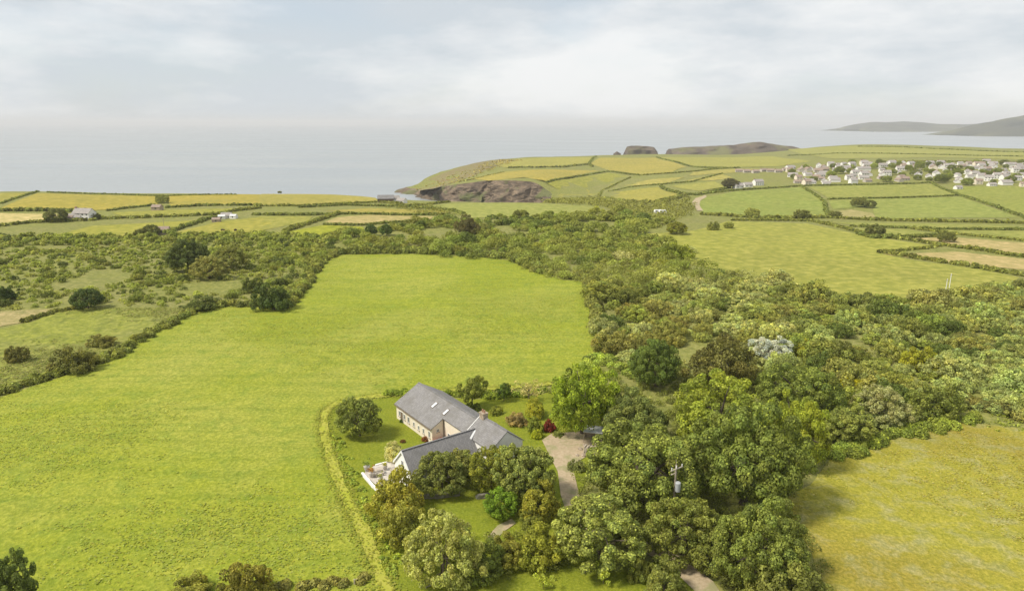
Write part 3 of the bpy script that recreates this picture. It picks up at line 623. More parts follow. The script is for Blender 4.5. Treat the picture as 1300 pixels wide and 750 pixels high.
SYC = (.118, .135, .040); SYC2 = (.105, .125, .036); LIME = (.165, .19, .03); OLIVE = (.13, .135, .04); GREYG = (.13, .145, .06); DARK = (.075, .095, .03); GOLD = (.2, .195, .035)
for name, key, box, col, lab, cat in [
    ('round_tree', 'round', (421, 489, 492, 553), (.115, .13, .04), 'round dark olive tree on the lawn left of the long barn', 'tree'),
    ('garden_tree', 'young', (577, 622, 469, 516), (.13, .145, .04), 'small spreading tree on the back lawn behind the long barn', 'tree'),
    ('garden_tree', 'young', (627, 652, 482, 508), (.07, .10, .025), 'smallest dark round tree on the back lawn', 'tree'),
    ('thin_tree', 'sparse', (654, 690, 476, 508), (.24, .21, .12), 'thin half bare pinkish tree at the back lawn edge', 'tree'),
    ('conical_shrub', 'shrub', (664, 694, 494, 545), (.21, .21, .035), 'upright yellow green shrub left of the bright ash tree', 'shrub'),
    ('ash_tree', 'ash', (693, 790, 450, 548), (.15, .185, .028), 'large bright green ash tree above the gravel yard', 'tree'),
    ('holm_oak', 'syc_b', (752, 852, 484, 562), (.105, .12, .045), 'grey green domed tree over the pale shed roof', 'tree'),
    ('sycamore', 'syc_a', (735, 905, 520, 650), SYC, 'huge spreading sycamore behind the transformer pole', 'tree'),
    ('sycamore', 'syc_b', (868, 1032, 488, 642), SYC2, 'huge dark sycamore at the corner of the hay meadow', 'tree'),
    ('lime_tree', 'ash', (845, 985, 460, 570), (.155, .175, .035), 'lighter green tree rising behind the two huge sycamores', 'tree'),
    ('lime_tree', 'ash', (965, 1052, 488, 588), (.16, .18, .032), 'yellow green tree at the meadow side of the sycamores', 'tree'),
    ('sycamore', 'syc_a', (955, 1072, 448, 535), SYC2, 'dark domed sycamore in front of the white blossom tree', 'tree'),
    ('cypress_tree', 'pine', (866, 970, 412, 490), (.105, .10, .038), 'brownish flat topped conifer behind the sycamores', 'tree'),
    ('oak_tree', 'syc_b', (795, 872, 420, 488), (.08, .105, .03), 'dark green rounded tree left of the brownish conifer', 'tree'),
    ('blossom_tree', 'ash', (948, 1010, 422, 462), (.27, .28, .35), 'silvery white blossoming tree in the thicket', 'tree'),
    ('yellow_bush', 'shrub', (1004, 1034, 432, 458), (.21, .20, .03), 'small yellow bush beside the white blossom tree', 'bush'),
    ('sycamore', 'syc_c', (692, 830, 612, 722), (.125, .14, .045), 'sycamore covered in pale flowers in the front centre', 'tree'),
    ('sycamore', 'syc_b', (900, 1035, 612, 745), (.112, .13, .038), 'sycamore along the hay meadow at the bottom edge', 'tree'),
    ('hazel_bush', 'willow', (818, 918, 632, 720), (.125, .135, .04), 'leafy hazel scrub round the transformer pole', 'bush'),
    ('hazel_bush', 'willow', (880, 962, 655, 742), (.12, .13, .04), 'hazel scrub beside the earth track at the bottom', 'bush'),
    ('hazel_bush', 'shrub_b', (940, 1045, 700, 790), (.125, .135, .045), 'brushy bush at the bottom edge by the hay meadow', 'bush'),
    ('front_shrub', 'shrub', (815, 872, 714, 770), (.13, .14, .045), 'shrub left of the earth track at the bottom', 'shrub'),
    ('front_shrub', 'shrub_b', (800, 835, 706, 745), (.13, .14, .04), 'low shrub under the flowering sycamore by the track', 'shrub'),
    ('apple_tree', 'willow', (520, 600, 562, 628), (.115, .125, .045), 'olive green tree hiding the front of the white cottage', 'tree'),
    ('apple_tree', 'young', (560, 610, 560, 612), (.14, .145, .05), 'pale leaved small tree against the cottage roof', 'tree'),
    ('maple_tree', 'ash', (588, 660, 556, 622), (.145, .15, .032), 'yellow green tree in front of the cottage roof', 'tree'),
    ('sycamore', 'syc_c', (622, 710, 548, 632), (.125, .14, .05), 'pale flowering sycamore left of the gravel yard', 'tree'),
    ('laurel_shrub', 'round', (612, 661, 613, 667), (.10, .15, .02), 'vivid green ball shaped shrub on the front lawn', 'shrub'),
    ('hawthorn_bush', 'shrub', (656, 714, 606, 672), (.17, .165, .035), 'bronze green bush beside the drive', 'bush'),
    ('golden_elder', 'shrub_b', (470, 536, 606, 660), (.19, .18, .04), 'large golden bush at the corner of the terrace', 'bush'),
    ('golden_elder', 'shrub_b', (480, 540, 640, 695), (.175, .175, .045), 'golden bush below the terrace corner bush', 'bush'),
    ('willow_tree', 'willow', (506, 622, 630, 748), (.205, .21, .085), 'pale olive willow at the bottom beside the wooden gate', 'tree'),
    ('dark_tree', 'syc_c', (-30, 42, 682, 790), (.075, .095, .035), 'dark leafy tree cut off by the lower left corner', 'tree'),
    ('field_bush', 'shrub', (204, 276, 722, 775), (.15, .15, .035), 'olive bush at the bottom edge of the pasture', 'bush'),
    ('field_bush', 'shrub_b', (284, 346, 716, 772), (.14, .13, .035), 'brownish bush right of the olive bush at the bottom', 'bush'),
    ('border_shrub', 'shrub', (620, 668, 672, 728), (.15, .145, .035), 'mixed olive shrub at the front lawn edge', 'shrub'),
    ('border_shrub', 'shrub_b', (655, 715, 668, 728), (.165, .172, .035), 'yellowish shrub between the willow and flowering sycamore', 'shrub'),
    ('border_shrub', 'shrub', (580, 640, 690, 742), (.11, .13, .035), 'darker shrub under the right side of the willow', 'shrub'),
    ('border_shrub', 'shrub', (660, 690, 645, 680), (.12, .13, .035), 'small dark shrub beside the stone path', 'shrub'),
    ('red_shrub', 'shrub_b', (689, 706, 534, 549), (.13, .03, .025), 'bright red leaved shrub at the yard edge', 'shrub'),
    ('flower_shrub', 'shrub', (486, 514, 562, 587), (.30, .29, .18), 'cream flowering shrub by the white gable', 'shrub'),
    ('russet_shrub', 'shrub_b', (545, 572, 553, 568), (.33, .10, .035), 'russet orange shrub in the nook of the barn', 'shrub'),
    ('clipped_bush', 'round', (507, 514, 529, 540), (.05, .075, .02), 'small dark clipped bush against the barn wall', 'bush'),
    ('clipped_bush', 'round', (508, 515, 557, 563), (.13, .07, .035), 'little brown tussock alone on the side lawn', 'bush'),
    ('clipped_bush', 'round', (535, 545, 552, 562), (.17, .07, .035), 'small reddish bush at the barn corner', 'bush'),
    ('clipped_bush', 'round', (540, 556, 559, 571), (.12, .09, .03), 'brown green bush below the barn corner', 'bush'),
    ('yellow_flowers', 'shrub_b', (553, 562, 563, 571), (.42, .31, .03), 'yellow flower clump in the courtyard', 'flowers'),
    ('pink_border_shrub', 'shrub_b', (640, 672, 520, 540), (.20, .16, .09), 'pinkish shrub in the back lawn border', 'shrub'),
    ('border_plant', 'shrub', (620, 640, 512, 526), (.17, .18, .045), 'green border plant nearest the small dark tree', 'shrub'),
    ('border_plant', 'shrub_b', (668, 690, 530, 552), (.14, .16, .04), 'leafy border plant between yellow shrub and red shrub', 'shrub'),
    ('border_plant', 'shrub', (590, 612, 508, 521), (.08, .10, .025), 'dark low plant under the small spreading tree', 'shrub'),
    ('border_plant', 'shrub_b', (672, 690, 543, 556), (.22, .24, .03), 'lime green low plant at the yard edge', 'shrub'),
    ('border_plant', 'shrub_b', (700, 718, 544, 555), (.15, .17, .06), 'grey green low plant right of the red shrub', 'shrub'),
    ('yard_shrub', 'shrub', (722, 742, 578, 606), (.13, .145, .065), 'grey green shrub beside the log stack', 'shrub'),
    ('meadow_bush', 'syc_c', (1046, 1108, 512, 572), (.12, .135, .045), 'rounded bush at the top left corner of the hay meadow', 'bush'),
    ('meadow_bush', 'willow', (1086, 1150, 490, 545), (.20, .20, .12), 'pale silvery bush above the hay meadow', 'bush'),
    ('meadow_bush', 'shrub', (1160, 1215, 490, 535), (.12, .135, .04), 'dark green bush above the hay meadow centre', 'bush'),
    ('gorse_bush', 'shrub', (1068, 1092, 480, 500), (.3, .28, .02), 'yellow flowering gorse beside the dark sycamore', 'bush'),
    ('golden_bush', 'shrub', (1146, 1186, 438, 476), (.2, .2, .03), 'golden bush standing out in the right thicket', 'bush'),
    ('golden_bush', 'shrub_b', (1175, 1200, 458, 482), (.19, .195, .03), 'smaller golden bush beside the larger golden one', 'bush'),
    ('dark_thorn_tree', 'syc_b', (206, 268, 297, 342), (.065, .08, .03), 'dark dense tree clump in the left scrub', 'tree'),
    ('pale_willow_tree', 'willow', (240, 290, 320, 352), (.17, .165, .07), 'pale grey green tree in front of the dark clump', 'tree'),
    ('pale_willow_tree', 'willow', (268, 318, 306, 340), (.14, .145, .055), 'olive tree at the right of the dark clump', 'tree'),
    ('dark_bush', 'round', (92, 128, 367, 394), (.055, .075, .028), 'dark rounded bush in the left rough ground', 'bush'),
    ('dark_bush', 'shrub_b', (320, 372, 358, 392), (.06, .08, .028), 'dark bush at the corner of the big pasture', 'bush'),
    ('dark_bush', 'shrub_b', (-6, 20, 362, 380), (.05, .07, .025), 'dark bush cut by the left edge', 'bush'),
    ('bank_bush', 'shrub_b', (66, 124, 438, 472), (.10, .10, .035), 'brown green bush on the bank along the pasture', 'bush'),
    ('bank_bush', 'shrub', (8, 34, 440, 460), (.10, .095, .035), 'small brown bush in the rough grazing strip', 'bush'),
    ('bank_bush', 'shrub_b', (112, 148, 422, 440), (.13, .125, .045), 'low pale brown bush above the bank', 'bush'),
    ('bank_bush', 'shrub_b', (232, 278, 376, 394), (.075, .09, .03), 'dark bush at the upper end of the bank', 'bush'),
    ('bank_bush', 'shrub', (308, 332, 354, 372), (.08, .095, .03), 'small dark bush left of the corner bush', 'bush'),
    ('round_bush', 'round', (842, 876, 278, 296), (.14, .14, .03), 'solitary yellow green round bush in the pale field corner', 'bush'),
    ('round_bush', 'shrub_b', (838, 884, 306, 328), (.15, .17, .035), 'wide light green bush jutting into the pale field', 'bush'),
    ('scrub_tree', 'pine', (575, 612, 268, 300), (.095, .085, .045), 'tallest brownish tree in the middle tree line', 'tree'),
    ('scrub_tree', 'round', (462, 480, 282, 298), (.06, .085, .03), 'dark round tree at the left end of the tree line', 'tree'),
    ('scrub_tree', 'round', (480, 500, 281, 298), (.065, .09, .03), 'second dark round tree from the left in the tree line', 'tree'),
]:
    tree_box(name, key, box, col, lab, cat)
for u, v, h, lab in [(690, 748, 2.3, 'thin sapling at the bottom left of the front lawn'), (766, 742, 2.6, 'taller sapling in the middle of the front lawn'), (806, 733, 1.8, 'pale sapling nearest the earth track')]:
    x, y = gp(u, v); place_tree('sapling', 'sapling', x, y, .9, h, (.21, .23, .05), lab, 'sapling')

# ------------------------------------------------------------------ tussocks standing in the near pasture and the hay meadow
def tussocks(name, poly, n, ymax, size, cols, label, seed, thr=-.05, fr=.025):
    g = np.random.default_rng(seed); poly = np.array(poly); x0, y0 = poly.min(0); x1, y1 = poly.max(0); x0 = max(x0, -140); x1 = min(x1, 190)
    P_ = np.c_[g.uniform(x0, x1, n * 3), y0 + (min(y1, ymax) - y0) * g.random(n * 3) ** 1.35]
    P_ = P_[inside(poly, P_[:, 0], P_[:, 1])]
    a_ = np.abs(P_[:, 0]) < (P_[:, 1] * cP + CAM_H * sP) * .8; P_ = P_[a_]
    nz_ = np.array([mnoise.noise(Vector((x * fr, y * fr * 1.6, 4.4))) + .6 * mnoise.noise(Vector((x * .45, y * .45, 9.4))) for x, y in P_])
    P_ = P_[g.random(len(nz_)) < np.clip(.22 + nz_ * 1.5, .0, 1)][:n]; m = len(P_)
    d = unit(np.c_[g.normal(size=(m, 2)) * .24, np.ones(m)])
    cc = np.array(cols)[g.integers(len(cols), size=m)] * (1 + g.normal(size=(m, 1)) * .16)
    p3 = np.c_[P_, hz(P_[:, 0], P_[:, 1]) + .14 + g.uniform(0, .1, m)]
    o = link(name, leaf_mesh(name, p3, d, size * g.uniform(.5, 1.3, m), cc * 1.3 / np.array([2.2, 2.18, 1.5]), g), None, None, (1, 1, 1)); return tag(o, label, None, None, 'stuff')
tussocks('grass', gpl(big), 80000, 330, .28, [(.30, .325, .033), (.27, .31, .06), (.34, .33, .045), (.25, .30, .05), (.32, .34, .08)], 'tussocks of grass over the big pasture', 31)
tussocks('grass', gpl([(1060, 583), (1120, 566), (1200, 546), (1262, 551), (1330, 560), (1500, 590), (1500, 900), (1060, 900), (1045, 760), (1030, 700), (1000, 650), (985, 640), (1030, 615)]), 34000, 220, .24, [(.37, .335, .06), (.35, .33, .05), (.40, .37, .14), (.32, .325, .05), (.38, .31, .06)], 'long yellowing grass of the hay meadow', 32, -.25)

tussocks('grass', gpl([(-200, 500), (-60, 436), (0, 418), (45, 408), (72, 394), (120, 391), (240, 391), (180, 425), (125, 455), (60, 475), (0, 492), (-120, 530)]), 14000, 230, .42, [(.22, .24, .05), (.25, .25, .07), (.18, .21, .045), (.28, .26, .09)], 'rank grass on the rough grazing strip', 33)

ge = np.random.default_rng(77); ei = ge.integers(len(trk), size=5200); es = ge.choice([-1, 1], 5200)
ep = trk[ei] + tnr[ei] * (es * (.95 + ge.normal(size=5200) * .42))[:, None] + ttn[ei] * ge.uniform(-.8, .8, (5200, 1)) + ge.normal(size=(5200, 2)) * .3
ec = np.array([(.30, .325, .033), (.34, .33, .045), (.27, .31, .05), (.35, .34, .07)])[ge.integers(4, size=5200)] * 1.12 / np.array([2.2, 2.18, 1.5])
tag(link('grass', leaf_mesh('grass', np.c_[ep, hz(ep[:, 0], ep[:, 1]) + .24 + ge.uniform(0, .08, 5200)], np.c_[ge.normal(size=(5200, 2)) * .15, np.ones(5200)], .28 * ge.uniform(.5, 1.3, 5200), ec, ge), None, None, (1, 1, 1)), 'ragged grass fraying the edges of the worn track', None, None, 'stuff')

# ------------------------------------------------------------------ hedges, banks
def hedge(px, w, h, color, label, name='hedge', gap=0.0, ls=None, cat='hedge'):
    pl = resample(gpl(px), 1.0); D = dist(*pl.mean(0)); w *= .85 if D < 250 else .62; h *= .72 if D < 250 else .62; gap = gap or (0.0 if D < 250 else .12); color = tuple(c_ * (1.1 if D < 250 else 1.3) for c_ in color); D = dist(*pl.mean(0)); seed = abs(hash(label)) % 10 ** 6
    g = np.random.default_rng(sum(ord(c_) * (i + 1) for i, c_ in enumerate(label)))
    L = len(pl); step = max(.55, w * .32); n = max(4, int(L / step)); idx = np.clip((np.arange(n) / n * L).astype(int), 0, L - 1)
    if gap: idx = idx[g.random(n) > gap]
    P2 = pl[idx] + g.normal(size=(len(idx), 2)) * w * .22
    hh = h * np.clip(1 + .28 * np.sin(np.arange(len(idx)) * .21 + seed) + g.normal(size=len(idx)) * .22, .45, 1.9)
    r = np.clip(w * .42 * g.uniform(.75, 1.25, len(idx)), .25, max(.32, h * .8))
    zz = hz(P2[:, 0], P2[:, 1])
    lb = [np.c_[P2, zz + np.maximum(hh - r, r * .3), r]]
    low = np.c_[P2 + g.normal(size=P2.shape) * w * .2, zz + r * .35, r * 1.05]; lb.append(low)
    lb = np.concatenate(lb); o0 = np.array([*pl[0], float(hz(*pl[0]))]); lb[:, :3] -= o0
    size = ls or max(.24, D / FPX * 1.75)
    cnt = int(min(42000, max(120, (lb[:, 3] ** 2 * 12.6).sum() / (size * size * .5) * .9)))
    me = leaf_mesh(name, *leaves_on(lb, cnt, size, g, .15, .5, .28, .03, lobe_var=.2), g)
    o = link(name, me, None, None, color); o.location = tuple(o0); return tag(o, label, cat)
HB = (.105, .11, .035); HD = (.085, .095, .032); HO = (.13, .125, .045)
hedge([(-70, 530), (0, 500), (60, 480), (130, 460), (200, 420), (250, 394), (262, 389)], 3.6, 1.7, (.115, .125, .038), 'bramble bank along the upper left edge of the pasture', 'hedgebank')
hedge([(30, 409), (75, 396), (110, 390)], 2.0, 1.2, HB, 'low bank between the tan patch and rough grazing')
hedge([(262, 389), (310, 389), (366, 390), (386, 366), (400, 342), (414, 330), (432, 322)], 4.5, 2.8, HB, 'tall hedge at the far left corner of the big pasture')
hedge([(425, 322), (520, 321), (600, 324), (650, 329), (690, 346)], 6, 4.0, (.10, .11, .035), 'thick hedge along the far end of the big pasture')
hedge([(490, 502), (530, 501), (575, 502), (630, 505), (665, 503), (690, 496)], 1.8, 1.3, (.13, .16, .03), 'clipped garden hedge behind the long barn')
hedge([(424, 556), (434, 582), (452, 615), (468, 645), (487, 690), (506, 735)], 2.6, .5, (.155, .185, .04), 'weedy strip between pasture path and garden')
hedge([(352, 748), (400, 744), (436, 744), (456, 742)], 1.8, 1.2, HO, 'scrubby hedge end at the bottom of the pasture')
hedge([(1060, 580), (1110, 562), (1160, 548), (1200, 538), (1230, 530)], 5.5, 1.9, (.15, .175, .042), 'fern bank along the top of the hay meadow')
hedge([(1200, 518), (1240, 514), (1290, 530), (1360, 550)], 4.5, 2.4, HO, 'thick hedge running off at the right above the meadow')
hedge([(680, 345), (715, 352), (748, 356), (756, 395), (768, 440)], 4, 2.2, (.125, .13, .045), 'scrub edge along the right side of the big pasture')
hedge([(742, 466), (770, 452), (790, 470), (800, 480)], 5, 1.6, (.15, .18, .045), 'fern patch between the pasture and the dark trees')
hedge([(1118, 321), (1160, 328), (1240, 340), (1296, 350), (1400, 372)], 4, 2.2, HB, 'hedge under the lower tan stubble field')
for px, w, h, col, lab in [
    ([(930, 280), (1030, 281), (1093, 296), (1150, 305), (1190, 311), (1235, 317), (1300, 327), (1400, 342)], 4, 2.0, HB, 'hedge between the two tan stubble fields'),
    ([(1120, 321), (1180, 315), (1195, 312)], 3, 1.5, HB, 'short hedge at the tip of the lower stubble'),
    ([(1085, 288), (1150, 290), (1200, 292), (1300, 292), (1450, 298)], 4, 1.8, HD, 'hedge under the narrow strip field'),
    ([(1092, 297), (1110, 303), (1150, 302), (1205, 300)], 5, 2.4, HD, 'dark hedge under the small paddock'),
    ([(1160, 291), (1200, 296), (1235, 300), (1300, 306), (1450, 318)], 3, 1.6, HB, 'hedge above the upper tan stubble field'),
    ([(895, 273), (960, 277), (1050, 277), (1110, 280), (1200, 282), (1296, 284), (1450, 290)], 5, 2.6, HB, 'long hedge under the fields below the village'),
    ([(1018, 237), (1047, 257), (1052, 276)], 3.5, 1.6, HD, 'hedge between the lane field and the village fields'),
    ([(1052, 253.5), (1120, 252), (1218, 248.5)], 3.5, 1.6, HD, 'straight hedge splitting the fields below the village'),
    ([(1184, 233), (1218, 248), (1260, 261), (1300, 276), (1340, 290)], 4, 1.8, HD, 'long diagonal hedge right of the village fields'),
    ([(890, 247), (930, 242.5), (1016, 236.5), (1100, 235), (1184, 232.5)], 4, 1.8, HD, 'hedge along the front of the village'),
    ([(694, 232), (730, 225), (772, 218), (800, 222), (812, 222.5)], 4, 1.8, HD, 'hedge below the golden headland field'),
    ([(645, 213.5), (680, 213), (715, 212.5), (748, 209), (752, 212)], 6, 2.8, (.10, .105, .04), 'broad scrub hedge between headland fields'),
    ([(748, 208), (757, 199)], 3, 1.5, HD, 'short hedge climbing to the headland crest'),
    ([(834, 200), (858, 206), (878, 212), (905, 214), (940, 213.5)], 4, 1.8, HD, 'hedge at the far corner of the long field'),
    ([(812, 223), (856, 220), (880, 218), (930, 214)], 3.5, 1.6, HB, 'hedge on the slope above the pale wedge field'),
    ([(800, 226), (765, 243), (760, 250)], 4, 2.0, HB, 'hedge down the valley side'),
    ([(772, 244), (800, 238), (850, 233.5), (880, 231), (918, 221)], 3.5, 1.6, HD, 'hedge above the rounded yellow field'),
    ([(840, 237), (865, 247), (885, 248), (925, 239)], 5, 2.6, HD, 'hedge beside the curving lane'),
    ([(640, 219), (600, 228), (580, 232)], 3, 1.2, HO, 'thin hedge at the edge of the golden cliff field'),
    ([(500, 262), (540, 260.5), (570, 257)], 4, 1.8, HB, 'hedge leading to the cove lip'),
    ([(380, 264), (440, 261), (520, 263), (575, 268), (588, 272)], 4, 2.0, HD, 'hedge above the thin golden field'),
    ([(395, 273), (464, 272), (510, 273.5), (566, 273)], 3.5, 1.8, HD, 'hedge between thin golden and tan hay fields'),
    ([(360, 295), (390, 285), (412, 278), (430, 272)], 4.5, 2.4, HB, 'diagonal hedge left of the vivid paddock'),
    ([(411, 285.5), (460, 286.5), (500, 283), (545, 280)], 3.5, 1.6, HD, 'hedge between tan hay and vivid paddock'),
    ([(325, 262), (380, 262), (420, 260), (480, 257), (510, 259)], 4, 2.0, HB, 'hedge under the golden cliff top field'),
    ([(322, 273), (360, 273.5), (400, 273.5)], 4, 2.2, HD, 'dark hedge above the lane side field'),
    ([(0, 259), (20, 252), (40, 246), (48, 243.5)], 3, 1.3, HD, 'hedge between the two cliff top fields at left'),
    ([(-60, 272), (0, 268), (60, 268), (110, 269)], 6, 3.0, HD, 'dark tree hedge above the straw field'),
    ([(135, 268), (170, 264), (198, 261)], 3.5, 1.8, HD, 'hedge running up to the lone shed'),
    ([(212, 264), (260, 261.5), (330, 261)], 4, 2.0, HD, 'hedge right of the lone shed'),
    ([(112, 279), (160, 277.5), (230, 275), (275, 273), (300, 268), (330, 265)], 4.5, 2.4, HB, 'long hedge behind the yellow green field'),
    ([(-20, 290), (40, 283), (95, 281), (120, 280)], 5, 2.2, HB, 'hedge below the straw field'),
    ([(215, 295), (240, 287), (262, 279), (290, 274)], 4.5, 2.4, HD, 'hedge climbing from the stone hut to the sheds'),
    ([(1120, 206), (1180, 205.5), (1250, 206), (1340, 208)], 5, 2.2, HB, 'hedge behind the village roofs'),
    ([(1000, 198), (1060, 195), (1150, 196), (1230, 198), (1320, 200)], 4, 1.6, HD, 'far hedge across the coastal field'),
    ([(1090, 186.5), (1140, 187), (1210, 190.5), (1300, 194)], 4, 1.6, HD, 'hedge on the skyline beyond the village'),
    ([(700, 257), (730, 253), (760, 254), (790, 257), (830, 258), (868, 250)], 9, 3.5, (.11, .115, .04), 'dense scrub line along the valley bottom'),
    ([(60, 244.5), (140, 247), (205, 249.5), (300, 247.5)], 3, 1.2, HD, 'low hedge on the cliff top skyline at left'),
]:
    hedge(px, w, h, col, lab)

# ------------------------------------------------------------------ thicket and scrub
def scrub_proto(key, Rr, H, n, size, count, lobe, seed, **k):
    g = np.random.default_rng(seed); lb = crown_lobes(Rr, H, -.3, g, count, lobe, rough=.14)
    PROT[key] = (leaf_mesh(key, *leaves_on(lb, n, size, g, .15, k.get('rag', .5), .25, k.get('pale', .015), lobe_var=.2), g), None, Rr, H)
for i, (cnt, lobe_, rag) in enumerate([(30, (.2, .36), .45), (36, (.17, .3), .6), (26, (.22, .4), .5), (34, (.16, .32), .7), (40, (.15, .28), .5)]):
    scrub_proto('scrub%d' % i, 3.2, 3.6, 5200, .25, cnt * 2, (lobe_[0] * .7, lobe_[1] * .7), 40 + i, rag=rag)
def poisson(poly_px, spacing, seed, avoid=()):
    g = np.random.default_rng(seed); poly = np.array(gpl(poly_px)); x0, y0 = poly.min(0); x1, y1 = poly.max(0)
    n = int((x1 - x0) * (y1 - y0) / spacing ** 2 * 3.2); P_ = np.c_[g.uniform(x0, x1, n), g.uniform(y0, y1, n)]
    P_ = P_[inside(poly, P_[:, 0], P_[:, 1])]
    for a in avoid: P_ = P_[~inside(a, P_[:, 0], P_[:, 1])]
    cell = {}; out = []
    for p in P_:
        k = (int(p[0] // spacing), int(p[1] // spacing)); ok = True
        for i in (-1, 0, 1):
            for j in (-1, 0, 1):
                for q in cell.get((k[0] + i, k[1] + j), ()):
                    if (q[0] - p[0]) ** 2 + (q[1] - p[1]) ** 2 < spacing ** 2: ok = False
        if ok: cell.setdefault(k, []).append(p); out.append(p)
    return np.array(out)
thick = [(690, 350), (645, 331), (560, 326), (432, 322), (404, 312), (420, 300), (470, 296), (505, 288), (560, 278), (600, 278), (690, 277), (785, 271), (858, 282), (808, 298), (846, 311), (880, 321), (836, 331), (900, 343),
         (965, 356), (1040, 377), (1100, 382), (1180, 387), (1250, 378), (1300, 362), (1400, 372), (1420, 555), (1290, 532), (1230, 524), (1180, 530), (1110, 552), (1060, 560), (1010, 540), (900, 470), (800, 480), (772, 462), (760, 400), (752, 360)]
zones = [((920, 392), 75, (.215, .205, .115)), ((800, 350), 60, (.16, .155, .055)), ((760, 330), 60, (.15, .15, .05)), ((1230, 440), 110, (.185, .185, .095)), ((1050, 410), 90, (.165, .16, .06)), ((1100, 460), 60, (.135, .14, .042)),
         ((840, 410), 40, (.16, .14, .055)), ((800, 372), 35, (.115, .115, .04)), ((600, 300), 80, (.13, .14, .045)), ((700, 300), 80, (.14, .14, .045)), ((1280, 400), 60, (.175, .165, .07)), ((1000, 385), 40, (.155, .15, .06)), ((480, 310), 60, (.145, .14, .045))]
def zone_col(u, v, g):
    w = np.array([math.exp(-((u - c[0]) ** 2 + ((v - c[1]) * 2) ** 2) / (2 * s * s)) + 1e-6 for c, s, _ in zones]); k = g.choice(len(zones), p=w / w.sum())
    c = np.array(zones[k][2]) * np.array([1.03, 1.12, 1.0]); f = g.choice([.75, .9, 1.0, 1.06, 1.15], p=[.14, .24, .3, .22, .1]); c = c * f * (1 + g.normal(size=3) * .025)
    if g.random() < .05: c = np.array((.08, .10, .03))
    if g.random() < .012: c = np.array((.18, .185, .04))
    return np.clip(c, .02, .6)
g3 = np.random.default_rng(99)
TP = poisson(thick, 4.3, 5); TP = TP[np.argsort(TP[:, 1])]
far_lobes = []; far_tint = []
n_ind = 0
for p in TP:
    z = float(hz(*p)); u, v = to_px(p[0], p[1], z)
    col = zone_col(u, v, g3); Rr = min(5.2, 1.7 + g3.gamma(2.2, .75)) * (1.15 if p[1] > 200 else 1.0); H = Rr * g3.uniform(.6, 1.15)
    if p[1] < 150 and u < 1050: Rr *= .8
    if mnoise.noise(Vector((p[0] * .035, p[1] * .05, 5.5))) < -.33: continue
    if n_ind < 290 and u < 1310:
        k = 'scrub%d' % g3.integers(5); n_ind += 1
        o = link('thicket_bush', PROT[k][0], None, None, tuple(col)); o.location = (p[0], p[1], z - .1); o.rotation_euler = (0, 0, g3.uniform(0, 6.28)); o.scale = (Rr / 3.2, Rr / 3.2, H / 3.6)
        lum = col[1]; tone = 'pale' if lum > .19 else ('dark green' if lum < .135 else 'olive')
        where = 'beside the pasture edge' if u < 800 else ('round the white blossom tree' if u < 1010 else ('in the middle of the thicket above the hay meadow' if u < 1150 else 'at the right end of the thicket'))
        tag(o, '%s bush crowded into the thicket %s' % (tone, where) if 'thicket' not in where else '%s bush crowded %s' % (tone, where), 'bush', 'bushes of the thicket')
    else:
        m = 9
        for j in range(m):
            th = g3.uniform(0, 6.28); rr = Rr * math.sqrt(g3.random()) * .75; r = Rr * g3.uniform(.26, .42)
            far_lobes.append((p[0] + math.cos(th) * rr, p[1] + math.sin(th) * rr, z + max(.2, H * (1 - (rr / Rr) ** 2 * .7) - r), r)); far_tint.append(col)
def leaf_mass(name, lobes, tints, n, size, label, seed):
    g = np.random.default_rng(seed); lobes = np.asarray(lobes); tints = np.asarray(tints); m = len(lobes)
    w = lobes[:, 3] ** 2; li = g.choice(m, n, p=w / w.sum()); d = unit(g.normal(size=(n, 3))); d[:, 2] = np.abs(d[:, 2]) * g.choice([1, 1, 1, -.4], n); d = unit(d)
    p = lobes[li, :3] + d * (lobes[li, 3] * g.uniform(.8, 1.1, n))[:, None]
    S_ = np.maximum(size, np.sqrt((p ** 2).sum(1)) / FPX * 1.6) * g.uniform(.6, 1.35, n)
    lt = 1 + g.normal(size=(m, 1)) * .13
    T_ = np.clip(tints[li] * lt[li] * (1 + g.normal(size=(n, 1)) * .22), .015, .8)
    o = link(name, leaf_mesh(name, p, d + g.normal(size=d.shape) * .5 + np.array([0, 0, .25]), S_, T_, g), None, None, (1, 1, 1)); return tag(o, label, None, None, 'stuff')
leaf_mass('undergrowth', far_lobes, far_tint, 230000, .36, 'far mass of scrub filling the thicket towards the cove', 71)

